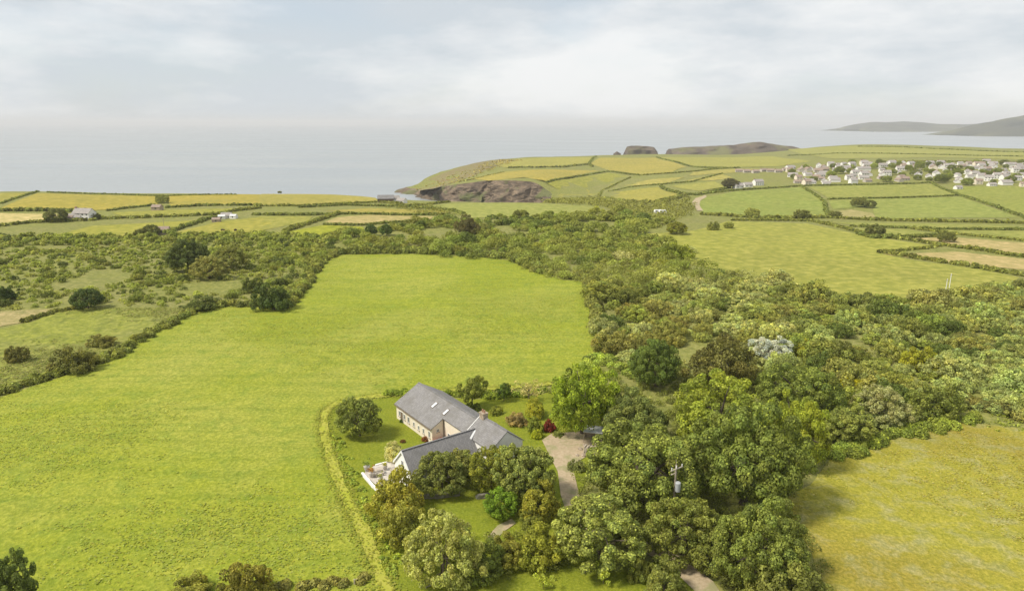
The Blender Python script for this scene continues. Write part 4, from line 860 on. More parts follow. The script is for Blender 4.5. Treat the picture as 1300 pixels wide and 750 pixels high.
left = [(-60, 320), (0, 302), (70, 300), (165, 303), (220, 299), (330, 296), (404, 302), (432, 322), (402, 338), (386, 366), (366, 388), (262, 388), (120, 388), (60, 391), (-60, 400)]
LP = poisson(left, 3.4, 6); lobes_l = []; tint_l = []; n_l = 0
for p in LP[np.argsort(LP[:, 1])]:
    z = float(hz(*p)); u, v = to_px(p[0], p[1], z); nz_ = mnoise.noise(Vector((p[0] * .03, p[1] * .05, 2.2)))
    tall = u > 330 or v < 312
    if nz_ < -.3 and not tall: continue
    col = np.array([(.15, .17, .045), (.16, .175, .05), (.125, .145, .042), (.175, .18, .06)][g3.integers(4)]) * g3.uniform(.8, 1.15)
    if g3.random() < .06: col = np.array((.075, .09, .03))
    Rr = g3.uniform(1.2, 2.6) * (1.35 if tall else 1); H = Rr * g3.uniform(.45, .8) * (1.4 if tall else 1)
    if n_l < 70 and g3.random() < .16 and u > -10:
        k = 'scrub%d' % g3.integers(5); n_l += 1
        o = link('scrub_bush', PROT[k][0], None, None, tuple(col * .85)); o.location = (p[0], p[1], z - .1); o.rotation_euler = (0, 0, g3.uniform(0, 6.28)); o.scale = (Rr / 3.2, Rr / 3.2, H * 1.3 / 3.6)
        tag(o, '%s low bush on the left rough ground, %s' % ('dark' if col[1] < .12 else ('pale olive' if col[1] > .165 else 'olive'), 'left of the dark tree clump' if u < 205 else ('beyond the pasture corner hedge' if u > 310 else 'near the dark tree clump')), 'bush', 'bushes on the left rough ground'); continue
    for j in range(5):
        th = g3.uniform(0, 6.28); rr = Rr * math.sqrt(g3.random()) * .8; r = Rr * g3.uniform(.28, .45)
        lobes_l.append((p[0] + math.cos(th) * rr, p[1] + math.sin(th) * rr, z + max(0, H * (1 - (rr / Rr) ** 2 * .7) - r), r)); tint_l.append(col)
leaf_mass('undergrowth', lobes_l, tint_l, 130000, .32, 'low bracken and bramble cover on the left rough ground', 72)
# scrub in the valley, along the cove and cliff tops
vl = []; vt = []; fl = []; ft = []
for poly, sp, hh, cc in [([(690, 258), (720, 252), (760, 250), (785, 256), (830, 258), (870, 248), (880, 262), (880, 270), (860, 280), (785, 270), (757, 262)], 7, 2.6, (.145, .145, .05)),
                         ([(530, 240), (560, 228), (600, 216), (640, 203), (660, 204), (630, 214), (600, 226), (570, 234)], 8, 1.2, (.22, .185, .085)),
                         ([(490, 262), (540, 260), (560, 265), (590, 276), (560, 276), (520, 268)], 6, 2.0, (.13, .13, .045))]:
    for p in poisson(poly, sp, 9):
        z = float(hz(*p))
        for j in range(4):
            r = g3.uniform(.6, 1.2) * hh * .8; q = p + g3.normal(size=2) * sp * .4
            vl.append((q[0], q[1], z + hh * g3.uniform(.1, .7) - r * .4, r)); vt.append(np.array(cc) * g3.uniform(.75, 1.2))
track_clear = np.array(gpl([(690, 540), (770, 540), (770, 570), (735, 595), (745, 650), (830, 676), (925, 738), (960, 800), (880, 800), (860, 752), (800, 706), (715, 670), (700, 590)]))
for poly, sp, hh, cc in [([(735, 612), (790, 560), (860, 520), (1000, 520), (1055, 580), (1000, 640), (1040, 700), (1050, 790), (900, 790), (830, 690), (750, 660)], 2.2, 1.5, (.12, .13, .04)),
                         ([(540, 700), (600, 680), (720, 680), (735, 722), (640, 740), (560, 752)], 1.8, 1.2, (.13, .14, .04)),
                         ([(690, 500), (790, 462), (900, 470), (1010, 500), (1060, 540), (1050, 580), (960, 560), (850, 540), (800, 540), (760, 545), (720, 535)], 2.4, 1.3, (.13, .14, .042)),
                         ([(1040, 575), (1110, 552), (1190, 524), (1300, 530), (1300, 552), (1262, 545), (1200, 540), (1120, 566), (1060, 585), (1035, 612)], 1.7, .5, (.17, .19, .045))]:
    for p in poisson(poly, sp, 19, (track_clear,)):
        z = float(hz(*p))
        for j in range(4):
            r = g3.uniform(.35, .6) * hh; q = p + g3.normal(size=2) * sp * .35
            fl.append((q[0], q[1], z + hh * g3.uniform(.1, .8) - r * .3, r)); ft.append(np.array(cc) * g3.uniform(.75, 1.25))
leaf_mass('undergrowth', fl, ft, 85000, .2, 'shrubby undergrowth beneath the garden trees', 74)
leaf_mass('undergrowth', vl, vt, 26000, .5, 'scrub in the valley and on the cliff slopes round the cove', 73)

# ------------------------------------------------------------------ the farmhouse
ORG = (-22.0, 120.8); ANG = R(-54)
hb_z = float(hz(-14, 108)) + .1
house = tag(empty('farmhouse', (ORG[0], ORG[1], hb_z), ANG), 'grey slated L-shaped farmhouse with long cream barn and white cottage wing', 'house')
def window(parent, x, y, z, w, h, face, mat_frame='white_paint', pane='glass', name='window', sill=True):
    """face: '-y', '+x', '-x'"""
    f = empty(name, (x, y, z), {'-y': 0, '+x': math.pi / 2, '-x': -math.pi / 2, '+y': math.pi}[face]); f.parent = parent
    t = .07; fr = MB().box(-w / 2, -w / 2 + t, -.06, .05, 0, h).box(w / 2 - t, w / 2, -.06, .05, 0, h).box(-w / 2 + t, w / 2 - t, -.06, .05, h - t, h).box(-w / 2 + t, w / 2 - t, -.06, .05, 0, t).box(-.025, .025, -.05, .04, t, h - t)
    fr.build('frame', M[mat_frame], f); MB().box(-w / 2 + t, w / 2 - t, -.025, .02, t, h - t).build('pane', M[pane], f)
    if sill: MB().box(-w / 2 - .08, w / 2 + .08, -.16, .04, -.09, -.004).build('sill', M['stone'], f)
    return f
E0, RZ, SL = 3.05, 5.9, .57
def za(y): return E0 + SL * (y if y <= 5 else 10 - y)
MB().prism([(0, 0, -.5), (0, 0, E0 - .02), (0, 5, RZ - .02), (0, 10, E0 - .02), (0, 10, -.5)], (13.7, 0, 0)).build('barn_wall', M['render_cream'], house)
MB().prism([(13.702, 2.4, -.5), (13.702, 2.4, za(2.4) - .02), (13.702, 5, RZ - .02), (13.702, 10, E0 - .02), (13.702, 10, -.5)], (7.9, 0, 0)).build('barn_wall', M['render_cream'], house)
def roof_slab(x0, x1, yl, yr, th=.13):
    o = [(x0, yl, za(yl)), (x0, 5, RZ), (x0, yr, za(yr)), (x0, yr, za(yr) + th), (x0, 5, RZ + th + .02), (x0, yl, za(yl) + th)]
    return MB().prism(o, (x1 - x0, 0, 0))
rf = roof_slab(-.2, 13.85, -.3, 10.3); r2 = roof_slab(13.852, 21.7, 2.15, 10.3); rf.add(r2.v, r2.f)
barn_roof = rf.build('roof', M['slate'], house)
mbr = MB()
for i in range(44): mbr.box(-.2 + i * .498, -.2 + i * .498 + .48, 4.84, 5.16, RZ + .13, RZ + .2)
mbr.build('ridge_tiles', M['slate_dark'], barn_roof)
# skylights where the photograph shows them on the left slope
def slope_hit(u, v):
    a, dy, dz = ray(u, v); c_, s_ = math.cos(ANG), math.sin(ANG); lo, hi = 60, 200
    for _ in range(50):
        Y = (lo + hi) / 2; t = Y / dy; X = a * t; Z = CAM_H + dz * t - hb_z
        ny = -s_ * (X - ORG[0]) + c_ * (Y - ORG[1]); d_ = c_ * (X - ORG[0]) + s_ * (Y - ORG[1])
        if Z > E0 + SL * ny + .13: lo = Y
        else: hi = Y
    return d_, ny
sl_a = math.atan(SL)
for u, v in ((551.5, 514), (566, 523)):
    d_, ny = slope_hit(u, v); ny = min(max(ny, 2.8), 4.2)
    f = empty('skylight', (d_, ny, za(ny) + .15)); f.parent = house; f.rotation_euler = (sl_a, 0, 0)
    fr = MB().box(-.42, -.34, -.7, .7, -.05, .1).box(.34, .42, -.7, .7, -.05, .1).box(-.34, .34, -.7, -.62, -.05, .1).box(-.34, .34, .62, .7, -.05, .1)
    fr.build('frame', M['wood_dark'], f); MB().box(-.34, .34, -.62, .62, -.05, .06).build('pane', M['skyglass'], f)
for x, z, w, h in ((1.3, .9, .7, 1.1), (3.3, .9, .7, 1.1), (4.9, .85, .75, 1.2), (7.0, .9, .6, .9), (8.8, .9, .6, .9), (10.6, .9, .6, 1.0), (12.7, .95, .65, 1.2)):
    window(house, x, 0, z, w, h, '-y')
def door(parent, x, y, z, w, h, face, mat):
    f = empty('door', (x, y, z), {'-y': 0, '+x': math.pi / 2, '-x': -math.pi / 2}[face]); f.parent = parent
    MB().box(-w / 2, w / 2, -.05, .04, 0, h).build('leaf', M[mat], f)
    MB().box(-w / 2 - .08, -w / 2 - .002, -.08, .05, 0, h + .08).box(w / 2 + .002, w / 2 + .08, -.08, .05, 0, h + .08).box(-w / 2, w / 2, -.08, .05, h + .002, h + .08).build('frame', M['white_paint'], f)
    MB().box(w / 2 - .16, w / 2 - .1, -.1, -.052, .95, 1.1).build('handle', M['metal_grey'], f)
door(house, 2.2, 0, 0, .95, 2.05, '-y', 'wood_dark')
window(house, 13.7, 1.15, 2.1, .55, .6, '+x')
window(house, 15.4, 2.4, .9, .8, 1.2, '-y'); door(house, 17.3, 2.4, 0, 1.0, 2.1, '-y', 'white_paint'); window(house, 19.0, 2.4, 1.0, .8, 1.2, '-y')
MB().tube([(13.78, 2.3, 0), (13.78, 2.3, 4.3)], [.05, .05], 6).build('drainpipe', M['wood_dark'], house)
MB().box(-.2, 13.85, -.42, -.3, E0 - .3, E0 - .2).build('gutter', M['wood_dark'], house)
# cottage wing, running across
BX, BZ, BE, BH = 22.9, 5.6, 2.9, 2.7
MB().prism([(BX - BH, -10.4, -.6), (BX - BH, -10.4, BE - .03), (BX, -10.4, BZ - .03), (BX + BH, -10.4, BE - .03), (BX + BH, -10.4, -.6)], (0, 15.0, 0)).build('cottage_wall', M['render_white'], house)
def cot(x0, th): return BZ - abs(x0 - BX) + th
co = MB().prism([(BX - BH - .25, -10.5, cot(BX - BH - .25, 0)), (BX, -10.5, BZ), (BX + BH + .25, -10.5, cot(BX + BH + .25, 0)), (BX + BH + .25, -10.5, cot(BX + BH + .25, .14)), (BX, -10.5, BZ + .15), (BX - BH - .25, -10.5, cot(BX - BH - .25, .14))], (0, 14.2, 0)).build('roof', M['slate_dark'], house)
mbr = MB()
for i in range(27): mbr.box(BX - .15, BX + .15, -10.5 + i * .5, -10.5 + i * .5 + .48, BZ + .12, BZ + .21)
mbr.build('ridge_tiles', M['slate_dark'], co)
for s in (-1, 1):
    MB().prism([(BX + s * .02, -10.62, BZ - .18), (BX + s * .02, -10.62, BZ + .19), (BX + s * (BH + .3), -10.62, cot(BX + s * (BH + .3), .19)), (BX + s * (BH + .3), -10.62, cot(BX + s * (BH + .3), -.18))], (0, .115, 0)).build('bargeboard', M['white_paint'], house)
g_w = window(house, BX, -10.4, 3.2, .7, .9, '-y'); window(house, BX + 1.2, -10.4, .8, .9, 1.1, '-y'); door(house, BX - 1.1, -10.4, 0, .95, 2.05, '-y', 'wood_dark')
for y in (-8.6, -6.0, -3.0, -.4): window(house, BX + BH, y, .9, .85, 1.15, '+x')
door(house, BX + BH, -4.5, 0, .95, 2.05, '+x', 'wood_dark')
# taller end block with chimney
CX0, CX1, CR, CE = 21.8, 29.2, 7.0, 4.7
MB().prism([(CX0, 1.9, -.6), (CX0, 1.9, CE - .03), (CX0, 5, CR - .03), (CX0, 8.1, CE - .03), (CX0, 8.1, -.6)], (CX1 - CX0, 0, 0)).build('end_wall', M['render_white'], house)
cs = (CR - CE) / 3.1
cr_ = MB().prism([(CX0 - .12, 1.65, CE - .25 * cs), (CX0 - .12, 5, CR), (CX0 - .12, 8.35, CE - .25 * cs), (CX0 - .12, 8.35, CE - .25 * cs + .14), (CX0 - .12, 5, CR + .15), (CX0 - .12, 1.65, CE - .25 * cs + .14)], (CX1 - CX0 + .24, 0, 0)).build('roof', M['slate'], house)
mbr = MB()
for i in range(15): mbr.box(CX0 - .12 + i * .5, CX0 + .36 + i * .5, 4.85, 5.15, CR + .12, CR + .21)
mbr.build('ridge_tiles', M['slate_dark'], cr_)
for s in (-1, 1):
    MB().prism([(CX0 - .24, 5 + s * .02, CR - .12), (CX0 - .24, 5 + s * .02, CR + .2), (CX0 - .24, 5 + s * 3.35, CE - .25 * cs + .2), (CX0 - .24, 5 + s * 3.35, CE - .25 * cs - .12)], (.115, 0, 0)).build('bargeboard', M['white_paint'], house)
# pale lead flashing in the valley where wing and end block meet
MB().add([(BX - .1, 3.2, BZ + .19), (BX + .16, 3.3, BZ + .19), (BX + 1.25, 1.5, BZ - .82), (BX + .95, 1.35, BZ - .72), (BX - .1, 3.2, BZ + .1), (BX + .16, 3.3, BZ + .1), (BX + 1.25, 1.5, BZ - .98), (BX + .95, 1.35, BZ - .9)],
         [(0, 1, 2, 3), (7, 6, 5, 4), (0, 4, 5, 1), (1, 5, 6, 2), (2, 6, 7, 3), (3, 7, 4, 0)]).build('lead_flashing', M['tin'], house)
ch = MB().box(CX0 + .1, CX0 + 1.3, 4.55, 5.45, CR - 1.0, CR + .8).box(CX0 + .02, CX0 + 1.38, 4.47, 5.53, CR + .8, CR + .95).build('chimney', M['stone'], house)
for x in (.42, .95): MB().tube([(CX0 + x, 5, CR + .95), (CX0 + x, 5, CR + 1.4)], [.15, .12], 8).build('chimney_pot', M['clay_pot'], ch)

# ------------------------------------------------------------------ things round the house
def hloc(x, y): c_, s_ = math.cos(ANG), math.sin(ANG); return ORG[0] + c_ * x - s_ * y, ORG[1] + s_ * x + c_ * y
def stone_wall(px, h, w, label, name='garden_wall', mat='drystone'):
    pl = resample(gpl(px), .42); mb = MB(); g = np.random.default_rng(len(label))
    for i in range(len(pl) - 1):
        t = (pl[i + 1] - pl[i]); L = np.linalg.norm(t); t = t / L; nn = np.array([-t[1], t[0]]); z = float(hz(*pl[i]))
        for c_ in range(int(h / .22)):
            o_ = (.5 if c_ % 2 else 0) * L; a = pl[i] + t * (o_ + .012); b = pl[i] + t * (o_ + L - .012); ww = w / 2 * g.uniform(.88, 1.1); z0 = z - .1 + c_ * .22 + g.uniform(0, .02); z1 = z0 + .2 + g.uniform(0, .02)
            q = [a - nn * ww, b - nn * ww, b + nn * ww, a + nn * ww]
            mb.add([(*p, z0) for p in q] + [(*p, z1) for p in q], [(0, 3, 2, 1), (4, 5, 6, 7), (0, 1, 5, 4), (1, 2, 6, 5), (2, 3, 7, 6), (3, 0, 4, 7)])
    return tag(mb.build(name, M[mat]), label, 'wall')
stone_wall([(528, 634), (556, 633), (582, 630)], .9, .5, 'longer low stone wall in front of the white cottage')
stone_wall([(604, 634), (626, 632)], .9, .5, 'short low stone wall behind the vivid green shrub')
stone_wall([(460, 604), (474, 620), (484, 628)], .8, .35, 'pale low wall along the left edge of the terrace', mat='render_white')
stone_wall([(475, 593), (490, 589), (504, 586)], .5, .3, 'pale kerb wall at the back of the terrace', mat='render_white')
def lounger(u, v, rz, label):
    x, y = gp(u, v); e = tag(empty('sun_lounger', (x, y, float(hz(x, y)) + .22), rz), label, 'sun lounger', 'loungers on the terrace')
    m_ = MB()
    for i in range(9): m_.box(-.95 + i * .15, -.95 + i * .15 + .12, -.33, .33, .30, .335)
    m_.build('seat_slats', M['timber_slat'], e)
    MB().box(-.98, .95, -.38, -.34, .24, .31).box(-.98, .95, .34, .38, .24, .31).build('frame', M['timber_slat'], e)
    MB().add([(.38, -.33, .335), (.38, .33, .335), (1.0, .33, .75), (1.0, -.33, .75), (.38, -.33, .30), (.38, .33, .30), (1.0, .33, .715), (1.0, -.33, .715)], [(0, 1, 2, 3), (7, 6, 5, 4), (0, 4, 5, 1), (1, 5, 6, 2), (2, 6, 7, 3), (3, 7, 4, 0)]).build('backrest', M['timber_slat'], e)
    for a in (-.85, .8):
        for b in (-.36, .36): MB().box(a - .03, a + .03, b - .03, b + .03, 0, .24).build('leg', M['timber_slat'], e)
lounger(503, 599, R(20), 'bleached wooden lounger on the terrace, the one farther back')
lounger(507, 604, R(20), 'bleached wooden lounger on the terrace, nearest the golden bush')
def garden_table(u, v, rz, label):
    x, y = gp(u, v); e = tag(empty('garden_table', (x, y, float(hz(x, y)) + .22), rz), label, 'table')
    m_ = MB()
    for i in range(6): m_.box(-.8, .8, -.45 + i * .152, -.45 + i * .152 + .14, .70, .735)
    m_.build('tabletop', M['timber_slat'], e)
    for a in (-.7, .7):
        for b in (-.36, .36): MB().box(a - .035, a + .035, b - .035, b + .035, 0, .70).build('leg', M['timber_slat'], e)
    for s in (-1, 1):
        b = tag(empty('garden_bench', e.location, rz), 'bleached bench on the %s side of the terrace table' % ('near' if s < 0 else 'far'), 'bench')
        MB().box(-.75, .75, s * .85 - .16, s * .85 + .16, .42, .46).build('seat', M['timber_slat'], b)
        for a in (-.6, .6): MB().box(a - .03, a + .03, s * .85 - .13, s * .85 + .13, 0, .42).build('leg', M['timber_slat'], b)
garden_table(480, 603, R(30), 'bleached wooden table in the middle of the terrace')
def pot(u, v, s, mat, col, label):
    x, y = gp(u, v); e = tag(empty('planter', (x, y, float(hz(x, y)) + .2)), label, 'plant pot')
    MB().tube([(0, 0, 0), (0, 0, .3 * s), (0, 0, .5 * s), (0, 0, .55 * s)], [.2 * s, .28 * s, .32 * s, .35 * s], 10).build('pot', M[mat], e)
    me = PROT['sapling'][0]; o = link('plant', me, None, e, col); o.location = (0, 0, .35 * s); o.scale = (.5 * s, .5 * s, .4 * s)
for a in [(466, 599, 1.6, 'paving', (.12, .15, .04), 'large planted pot at the far left terrace corner'), (472, 607, 1.5, 'paving', (.2, .12, .05), 'planted pot on the left of the terrace table'),
          (520, 604, 1.3, 'paving', (.25, .06, .03), 'red planted pot against the white gable'), (504, 590, 1.6, 'paving', (.22, .23, .06), 'pale planter with yellow green plant below the gable'),
          (489, 598, 1.2, 'paving', (.2, .19, .06), 'small planted pot behind the terrace table'), (483, 613, 1.3, 'paving', (.17, .17, .1), 'pale pot by the golden bush')]: pot(*a)
# courtyard hedge of red brown screens
mbp = MB(); hx, hy = hloc(16.2, .3)
scr = tag(empty('patio_screen', (hx, hy, hb_z), ANG), 'rust coloured low screen closing the barn nook', 'screen')
for i in range(12): MB().box(-1.9 + i * .32, -1.9 + i * .32 + .29, -.03, .03, .08, 1.05).build('board', M['terracotta'], scr)
for a in (-1.95, 1.98): MB().box(a - .05, a + .05, -.05, .05, -.2, 1.15).build('post', M['terracotta'], scr)
MB().box(-1.9, 1.93, .032, .075, .3, .4).box(-1.9, 1.93, .032, .075, .8, .9).build('rail', M['terracotta'], scr)
# shed and wood stack by the yard
def posed(name, u, v, rz, label, cat, lift=.2): x, y = gp(u, v); return tag(empty(name, (x, y, float(hz(x, y)) + lift), rz), label, cat)
sh = posed('open_shed', 753, 560, R(-12), 'open shed with flat pale tin roof under the domed tree', 'shed')
MB().prism([(-1.7, -1.2, 1.95), (1.7, -1.2, 1.95), (1.7, 1.2, 2.2), (-1.7, 1.2, 2.2)], (0, 0, .09)).build('roof', M['tin'], sh)
for a in (-1.55, 1.55):
    for b, t in ((-1.05, 1.96), (1.05, 2.18)): MB().box(a - .06, a + .06, b - .06, b + .06, -.3, t).build('post', M['wood_grey'], sh)
m_ = MB()
for i in range(10): MB().box(-1.5 + i * .3, -1.5 + i * .3 + .28, 1.1, 1.13, 0, 2.1).build('board', M['wood_grey'], sh)
ls = posed('log_stack', 750, 579, R(60), 'stack of split pale logs beside the gravel yard', 'log stack')
gl = np.random.default_rng(3)
for i in range(9):
    for j in range(6 - (i % 2)):
        y_ = -1.1 + i * .27; z_ = .14 + j * .26; m_ = MB().tube([(-.5 + gl.uniform(-.06, .06), y_ + gl.uniform(-.02, .02), z_), (.5 + gl.uniform(-.06, .06), y_, z_)], [.12, .115], 7); m_.build('log', M['timber_slat'], ls)
for i, (u, v, s) in enumerate([(737, 572, .9), (742, 566, .7), (733, 580, .7), (741, 580, 1.0), (746, 572, .8), (738, 590, .6)]):
    x, y = gp(u, v); bm = bmesh.new(); bmesh.ops.create_icosphere(bm, subdivisions=2, radius=.5 * s)
    for q in bm.verts: q.co *= 1 + .35 * mnoise.noise(q.co * 2.5 + Vector((i * 3, 0, 0)));  q.co.z *= .65
    me = bpy.data.meshes.new('boulder'); bm.to_mesh(me); bm.free(); o = link('boulder', me, M['stone']); o.location = (x, y, float(hz(x, y)) + .3 * s)
    tag(o, 'rough boulder in the rubble beside the log stack', 'boulder', 'boulders by the yard')
# wooden gate, fence and posts at the bottom
def rail_fence(pts_px, h, rails, label, name='fence', mat='wood_grey', cat='fence', spacing=1.8, tall_first=0.0):
    pl = resample(gpl(pts_px), spacing); x0, y0 = pl[0]; e = tag(empty(name, (x0, y0, float(hz(x0, y0)))), label, cat)
    for i, p in enumerate(pl):
        z = float(hz(*p)) - float(hz(x0, y0)); H = tall_first if (i == 0 and tall_first) else h
        MB().box(p[0] - x0 - .06, p[0] - x0 + .06, p[1] - y0 - .06, p[1] - y0 + .06, z - .4, z + H).build('post', M[mat], e)
    for i in range(len(pl) - 1):
        a = np.array([pl[i][0] - x0, pl[i][1] - y0]); b = np.array([pl[i + 1][0] - x0, pl[i + 1][1] - y0]); za_ = float(hz(*pl[i])) - float(hz(x0, y0)); zb = float(hz(*pl[i + 1])) - float(hz(x0, y0))
        for r_ in range(rails):
            zz = h * (r_ + .7) / rails; MB().tube([(*a, za_ + zz), (*b, zb + zz)], [.055, .055], 4).build('rail', M[mat], e)
rail_fence([(519, 729), (532, 724)], 1.0, 3, 'short wooden rail fence with a tall pale post by the willow', tall_first=3.4, mat='timber_slat')
rail_fence([(541, 747), (551, 743), (562, 737)], 1.25, 4, 'weathered wooden gate half hidden under the willow', 'gate', cat='gate', spacing=1.4)
rail_fence([(450, 742), (461, 738)], .8, 2, 'broken wooden rails at the end of the bottom hedge', mat='timber_slat', spacing=1.4)
# transformer pole
tp = posed('power_pole', 853, 676, R(35), 'wooden power pole carrying a grey transformer among the sycamores', 'power pole', 0)
PH = 10.2
MB().tube([(0, 0, -.5), (0, 0, PH)], [.17, .13], 10).build('pole', M['wood_grey'], tp)
ca = MB().box(-1.15, 1.15, -.2, -.09, PH - .55, PH - .42).build('crossarm', M['timber_slat'], tp)
for a in (-1.0, -.1, 1.0): MB().tube([(a, -.145, PH - .42), (a, -.145, PH - .3), (a, -.145, PH - .24), (a, -.145, PH - .08)], [.03, .08, .05, .07], 8).build('insulator', M['white_paint'], ca)
MB().box(-.06, .06, .1, .2, PH - 1.3, PH - 1.2).box(-.7, .7, .14, .24, PH - 1.35, PH - 1.26).build('crossarm', M['timber_slat'], tp)
MB().tube([(0, -.5, PH - 3.7), (0, -.5, PH - 3.6), (0, -.5, PH - 2.4), (0, -.5, PH - 2.3)], [.3, .37, .37, .3], 14).build('transformer', M['metal_grey'], tp)
MB().box(-.08, .08, -.2, -.1, PH - 3.2, PH - 2.7).build('bracket', M['metal_grey'], tp)
MB().tube([(.6, .19, PH - 1.3), (.25, .3, PH + .55)], [.035, .03], 6).build('strut', M['timber_slat'], tp)
for u, v, h, lab in [(1199, 379, 6.5, 'thin white pole at the near edge of the pale field, the left one of two'), (1204, 372, 6.5, 'thin white pole at the near edge of the pale field, the right one of two'), (209, 294, 7.5, 'thin pole beside the stone hut in the left fields')]:
    x, y = gp(u, v); e = tag(empty('field_pole', (x, y, float(hz(x, y)))), lab, 'pole')
    MB().tube([(0, 0, -.3), (0, 0, h)], [.12, .09], 7).build('pole', M['white_paint'] if u > 600 else M['wood_grey'], e); MB().box(-.5, .5, -.05, .05, h - .5, h - .38).build('crossarm', M['wood_grey'], e)

# ------------------------------------------------------------------ distant buildings
def gable_meshes(key, w, d, e, r, wall, roof, chim=True, wins=3, storeys=1, ov=.3):
    wm = MB().prism([(-w / 2, -d / 2, -.8), (-w / 2, -d / 2, e), (-w / 2, 0, r), (-w / 2, d / 2, e), (-w / 2, d / 2, -.8)], (w, 0, 0)).mesh(key + '_wall'); wm.materials.append(M[wall])
    s = (r - e) / (d / 2); ye = d / 2 + ov; zz = e - ov * s
    rm = MB().prism([(-w / 2 - .2, -ye, zz + .03), (-w / 2 - .2, 0, r + .03), (-w / 2 - .2, ye, zz + .03), (-w / 2 - .2, ye, zz + .22), (-w / 2 - .2, 0, r + .24), (-w / 2 - .2, -ye, zz + .22)], (w + .4, 0, 0)).mesh(key + '_roof'); rm.materials.append(M[roof])
    cm = None
    if chim: cm = MB().box(-w / 2 + .1, -w / 2 + 1.1, -.45, .45, r - .8, r + 1.1).mesh(key + '_chimney'); cm.materials.append(M['brick'])
    gm = MB().box(-.5, .5, -.07, .05, 0, 1.15).mesh(key + '_window'); gm.materials.append(M['glass'])
    pos = []
    for st in range(storeys):
        for i in range(wins): pos.append(((i + .5) / wins * w - w / 2, -d / 2, .9 + st * 2.5))
    return (wm, rm, cm, gm, pos)
def add_house(name, pm, x, y, rz, label, cat='house', group=None, s=1.0, lift=0.0, windows=True):
    e = empty(name, (x, y, float(hz(x, y)) + lift), rz); e.scale = (s, s, s); tag(e, label, cat, group)
    link('wall', pm[0], None, e); r_ = link('roof', pm[1], None, e)
    if pm[2]: link('chimney', pm[2], None, r_)
    if windows:
        for p in pm[4]:
            o = link('window', pm[3], None, e); o.location = p
    return e
M['roof_brown'] = mat_noise('brown_tile', (.24, .18, .14), (.31, .24, .19), 1, .85, .1)
M['roof_grey'] = mat_noise('village_slate', (.26, .235, .215), (.34, .31, .28), 1, .8, .1)
M['pebbledash'] = mat_noise('pebbledash', (.52, .47, .40), (.44, .40, .34), 1, .9, .1)
vt_ = {'a': gable_meshes('village_a', 10, 7, 4.9, 7.6, 'render_white', 'roof_grey', True, 3, 2), 'b': gable_meshes('village_b', 12, 7.5, 2.7, 5.4, 'render_white', 'roof_grey', True, 4, 1),
       'c': gable_meshes('village_c', 11, 7, 2.7, 5.2, 'pebbledash', 'roof_brown', True, 3, 1), 'd': gable_meshes('village_d', 9, 7, 4.8, 7.4, 'render_cream', 'roof_brown', True, 2, 2)}
v_lab = {'a': 'tall white house with grey roof in the distant village', 'b': 'white bungalow with grey roof in the distant village', 'c': 'buff bungalow with brown roof in the distant village', 'd': 'tall cream house with brown roof in the distant village'}
v_name = {'a': 'village_house', 'b': 'bungalow', 'c': 'bungalow', 'd': 'village_house'}
vil = [(1000, 224), (1016, 236), (1100, 233.5), (1184, 231.5), (1206, 236), (1300, 237.5), (1420, 241), (1420, 212), (1300, 209), (1200, 208.5), (1130, 209), (1080, 209), (1040, 212), (1000, 214)]
def vzone(u, v): return ('left part' if u < 1090 else ('middle part' if u < 1200 else 'right part')) + (' front' if v > 222 else ' back')
VP = poisson(vil, 13.5, 21); gv = np.random.default_rng(5); n_tree = 0
for p in VP:
    u, v = to_px(p[0], p[1], float(hz(*p)))
    if u > 1318: continue
    if gv.random() < (.34 if u > 1120 else .14):
        Rr = gv.uniform(3, 6); place_tree('village_tree', ['syc_a', 'syc_b', 'round', 'ash'][gv.integers(4)], p[0], p[1], Rr, Rr * gv.uniform(1.2, 1.7), tuple(np.array((.12, .135, .045)) * gv.uniform(.8, 1.5)), 'garden tree among the distant village houses, %s' % vzone(u, v), 'tree', 'trees of the village', parts=False); continue
    k = gv.choice(['a', 'b', 'c', 'd'], p=[.42, .32, .16, .10] if u > 1060 else [.22, .28, .36, .14])
    rz = gv.choice([0, .25, -.2, 1.5, 1.25, 3.1]) + gv.normal() * .12
    add_house(v_name[k], vt_[k], p[0], p[1], rz, v_lab[k] + ', ' + vzone(u, v), 'house', 'houses of the distant village', gv.uniform(.62, .95))
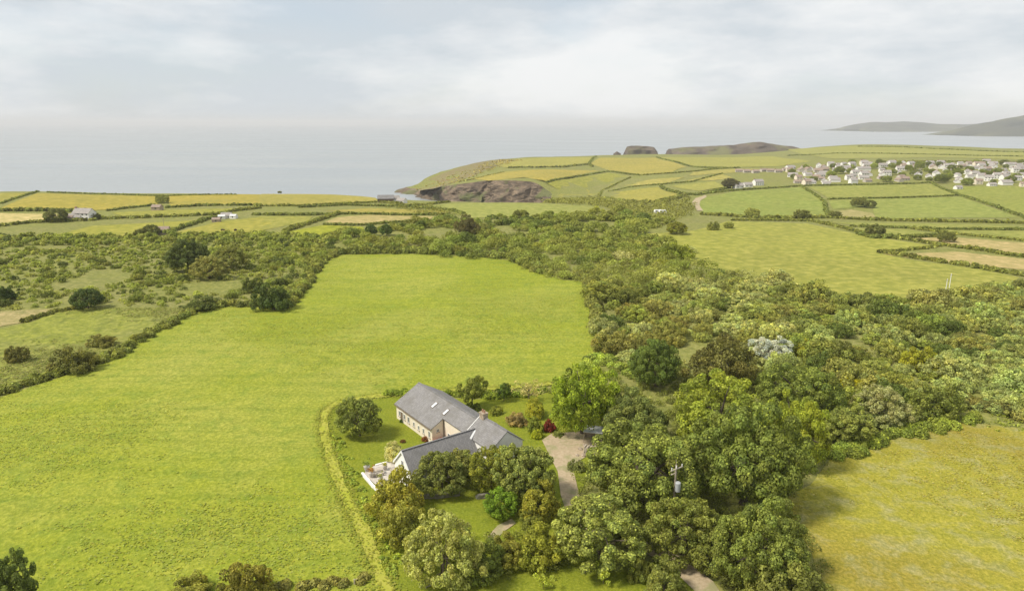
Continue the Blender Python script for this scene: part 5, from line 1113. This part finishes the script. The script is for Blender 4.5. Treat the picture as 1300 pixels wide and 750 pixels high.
# rows and lone houses
pm_row = gable_meshes('row_house', 11, 7, 2.7, 5.2, 'pebbledash', 'roof_brown', True, 4, 1)
row_l = ['first', 'second', 'third', 'fourth', 'fifth', 'sixth', 'seventh']
for i, u in enumerate((938, 948, 959, 969, 978, 988, 997)):
    x, y = gp(u, 219.5 - i * .25 + (i * 7 % 3 - 1) * .8); add_house('row_house', pm_row, x, y, .1 + (i * 5 % 4 - 1.5) * .18, '%s low house from the left in the brown roofed row at the village edge' % row_l[i], 'house', 'brown roofed row at the village edge', .8)
pm_f = gable_meshes('white_house', 12, 7, 4.6, 7.4, 'render_white', 'roof_grey', True, 4, 2); pm_s = gable_meshes('white_annex', 9, 6, 2.6, 5, 'render_white', 'roof_grey', False, 2, 1)
for u, v, pm, rz, s, lab in [(962, 235.5, pm_f, .3, .9, 'tall white house with gable standing apart at the village edge'), (949, 237.5, pm_s, .15, 1, 'low white house left of the tall gabled one'), (937, 239, pm_s, .3, 1.1, 'white cottage nearest the dark tree by the lane'),
                             (1027, 233, pm_s, -.3, 1.0, 'bright white house at the front left of the village'), (1022, 231.5, pm_f, 1.2, .7, 'small tall white house at the front left of the village'), (1216, 240.5, pm_s, .2, .8, 'white bungalow on its own below the village trees'),
                             (108, 279, pm_f, -.15, .95, 'white farmhouse with brownish roof in the left fields'), (96, 279.5, pm_s, .2, .8, 'low white annex beside the left farmhouse'),
                             (288, 277, pm_s, .1, .7, 'small pale bungalow among the sheds in the left fields'), (500, 256.5, pm_s, .4, 1.0, 'white house beside the dark barn above the cove'), (510, 258, pm_s, -.5, .8, 'white cottage at the right of the barn above the cove')]:
    x, y = gp(u, v); add_house('white_house', pm, x, y, rz, lab, 'house', None, s)
pm_sh = gable_meshes('stone_hut', 6.5, 4.5, 2.4, 3.8, 'stone', 'roof_brown', False, 1, 1); pm_bn = gable_meshes('dark_barn', 14, 9, 3.6, 6.4, 'wood_dark', 'slate_dark', False, 2, 1); pm_ws = gable_meshes('white_shed', 5, 3.5, 2.2, 3.2, 'render_white', 'tin', False, 1, 1)
for nm, u, v, pm, rz, s, lab, cat in [('stone_hut', 207, 297, pm_sh, .2, 1.0, 'stone hut at the corner of the yellow green field', 'hut'), ('stone_shed', 200, 267, pm_sh, -.1, 1.0, 'lone pinkish shed between the golden fields', 'shed'), ('dark_barn', 490, 257, pm_bn, .15, .9, 'dark barn above the cove', 'barn'),
                             ('white_shed', 282, 278, pm_ws, .2, .8, 'white shed left of the pale bungalow', 'shed'), ('white_shed', 297, 277.5, pm_ws, -.2, .8, 'white shed right of the pale bungalow', 'shed'), ('stone_shed', 275, 282, pm_sh, .1, .7, 'brown shed in the cattle field', 'shed'),
                             ('stone_shed', 88, 280, pm_sh, .1, .8, 'brown outbuilding left of the white farmhouse', 'shed')]:
    x, y = gp(u, v); add_house(nm, pm, x, y, rz, lab, cat, None, s)
for u, v, lab in [(835, 271, 'white caravan on the left in the valley scrub'), (841, 271.5, 'white caravan on the right in the valley scrub')]:
    e = posed('caravan', u, v, .2, lab, 'caravan', 0)
    MB().prism([(-2.4, -1, .5), (2.4, -1, .5), (2.7, -1, 1.4), (2.2, -1, 2.5), (-2.2, -1, 2.5), (-2.6, -1, 1.5)], (0, 2, 0)).build('body', M['white_paint'], e)
    for a in (-1.3, .9): MB().box(a - .5, a + .5, -1.03, -1.005, 1.3, 2.0).build('window', M['glass'], e)
    MB().tube([(0, -1.02, .35), (0, -.8, .35)], [.33, .33], 12).build('wheel', M['wood_dark'], e)
place_tree('dark_tree', 'syc_b', *gp(927, 239), 8.5, 10, (.075, .07, .04), 'dark brown tree beside the white cottage at the village edge', 'tree', parts=True)
for u, v, r_, lab in [(72, 282, 6.5, 'dark round tree left of the white farmhouse'), (122, 279, 3, 'small tree right of the white farmhouse'), (192, 299, 4.5, 'dark bush left of the stone hut'), (176, 301, 3, 'smaller bush farther left of the stone hut'), (206, 258, 5, 'pale tree behind the lone shed'),
                      (1090, 263, 6, 'dark bush on the scrubby mound'), (1104, 264, 5, 'bush at the right end of the scrubby mound'), (1060, 277, 4, 'bush at the corner of the hedges below the lane field'), (1018, 278, 5, 'round bush in the long hedge below the lane field'), (955, 276, 5, 'small pale bush in the hedge below the lane field'),
                      (1201, 307, 4, 'dark bush in the hedge above the stubble'), (1110, 300, 5, 'dark bush in the hedge under the paddock'), (905, 292, 3.5, 'low pale bush in the corner of the pale field'), (925, 290, 3, 'small bush beside the low pale one in the pale field'), (355, 246, 3, 'tiny dark bush on the cliff top skyline')]:
    x, y = gp(u, v); place_tree('hedge_tree', ['round', 'syc_c', 'shrub'][int(u) % 3], x, y, r_, r_ * 1.25, tuple(np.array((.10, .105, .04)) * (1.6 if 'pale' in lab else 1)), lab, 'tree' if 'tree' in lab else 'bush', parts='tree' in lab)
# cattle
def cow(u, v, rz, label):
    x, y = gp(u, v); vs_ = [(-.75, 0, 1.05), (-.2, 0, 1.0), (.4, 0, 1.02), (.8, 0, 1.12), (1.1, 0, .8), (1.35, 0, .45), (1.5, 0, .3)]; ed = [(i, i + 1) for i in range(6)]; rad = [.3, .42, .4, .28, .17, .16, .09]
    for bx, by, j in ((-.68, .2, 0), (-.68, -.2, 0), (.55, .18, 2), (.55, -.18, 2)):
        k = len(vs_); vs_ += [(bx, by, .75), (bx + (.08 if bx < 0 else -.02), by, .42), (bx, by, 0)]; ed += [(j, k), (k, k + 1), (k + 1, k + 2)]; rad += [.17, .09, .07]
    k = len(vs_); vs_ += [(-1.05, 0, 1.0), (-1.1, 0, .55)]; ed += [(0, k), (k, k + 1)]; rad += [.05, .04]
    for s in (-1, 1): k = len(vs_); vs_.append((1.2, s * .25, .75)); ed.append((4, k)); rad.append(.05)
    me = bpy.data.meshes.new('cow'); me.from_pydata(vs_, ed, []); o = link('cow', me, M['cow']); md = o.modifiers.new('skin', 'SKIN'); sv = me.skin_vertices[0].data
    for i, r_ in enumerate(rad): sv[i].radius = (r_, r_)
    sv[1].use_root = True; o.modifiers.new('sub', 'SUBSURF').levels = 1; o.modifiers['sub'].render_levels = 1
    o.location = (x, y, float(hz(x, y)) + .05); o.rotation_euler = (0, 0, rz); tag(o, label, 'cow')
cow(283, 294, .3, 'dark cow grazing in the cattle field, the left one'); cow(299, 294, 1.4, 'dark cow standing in the cattle field, the right one')
print('TRIS', sum(sum(len(p.vertices) - 2 for p in m.polygons) if len(m.polygons) < 50000 else 2 * len(m.polygons) for m in bpy.data.meshes if m.users), 'OBJ', len(bpy.data.objects))
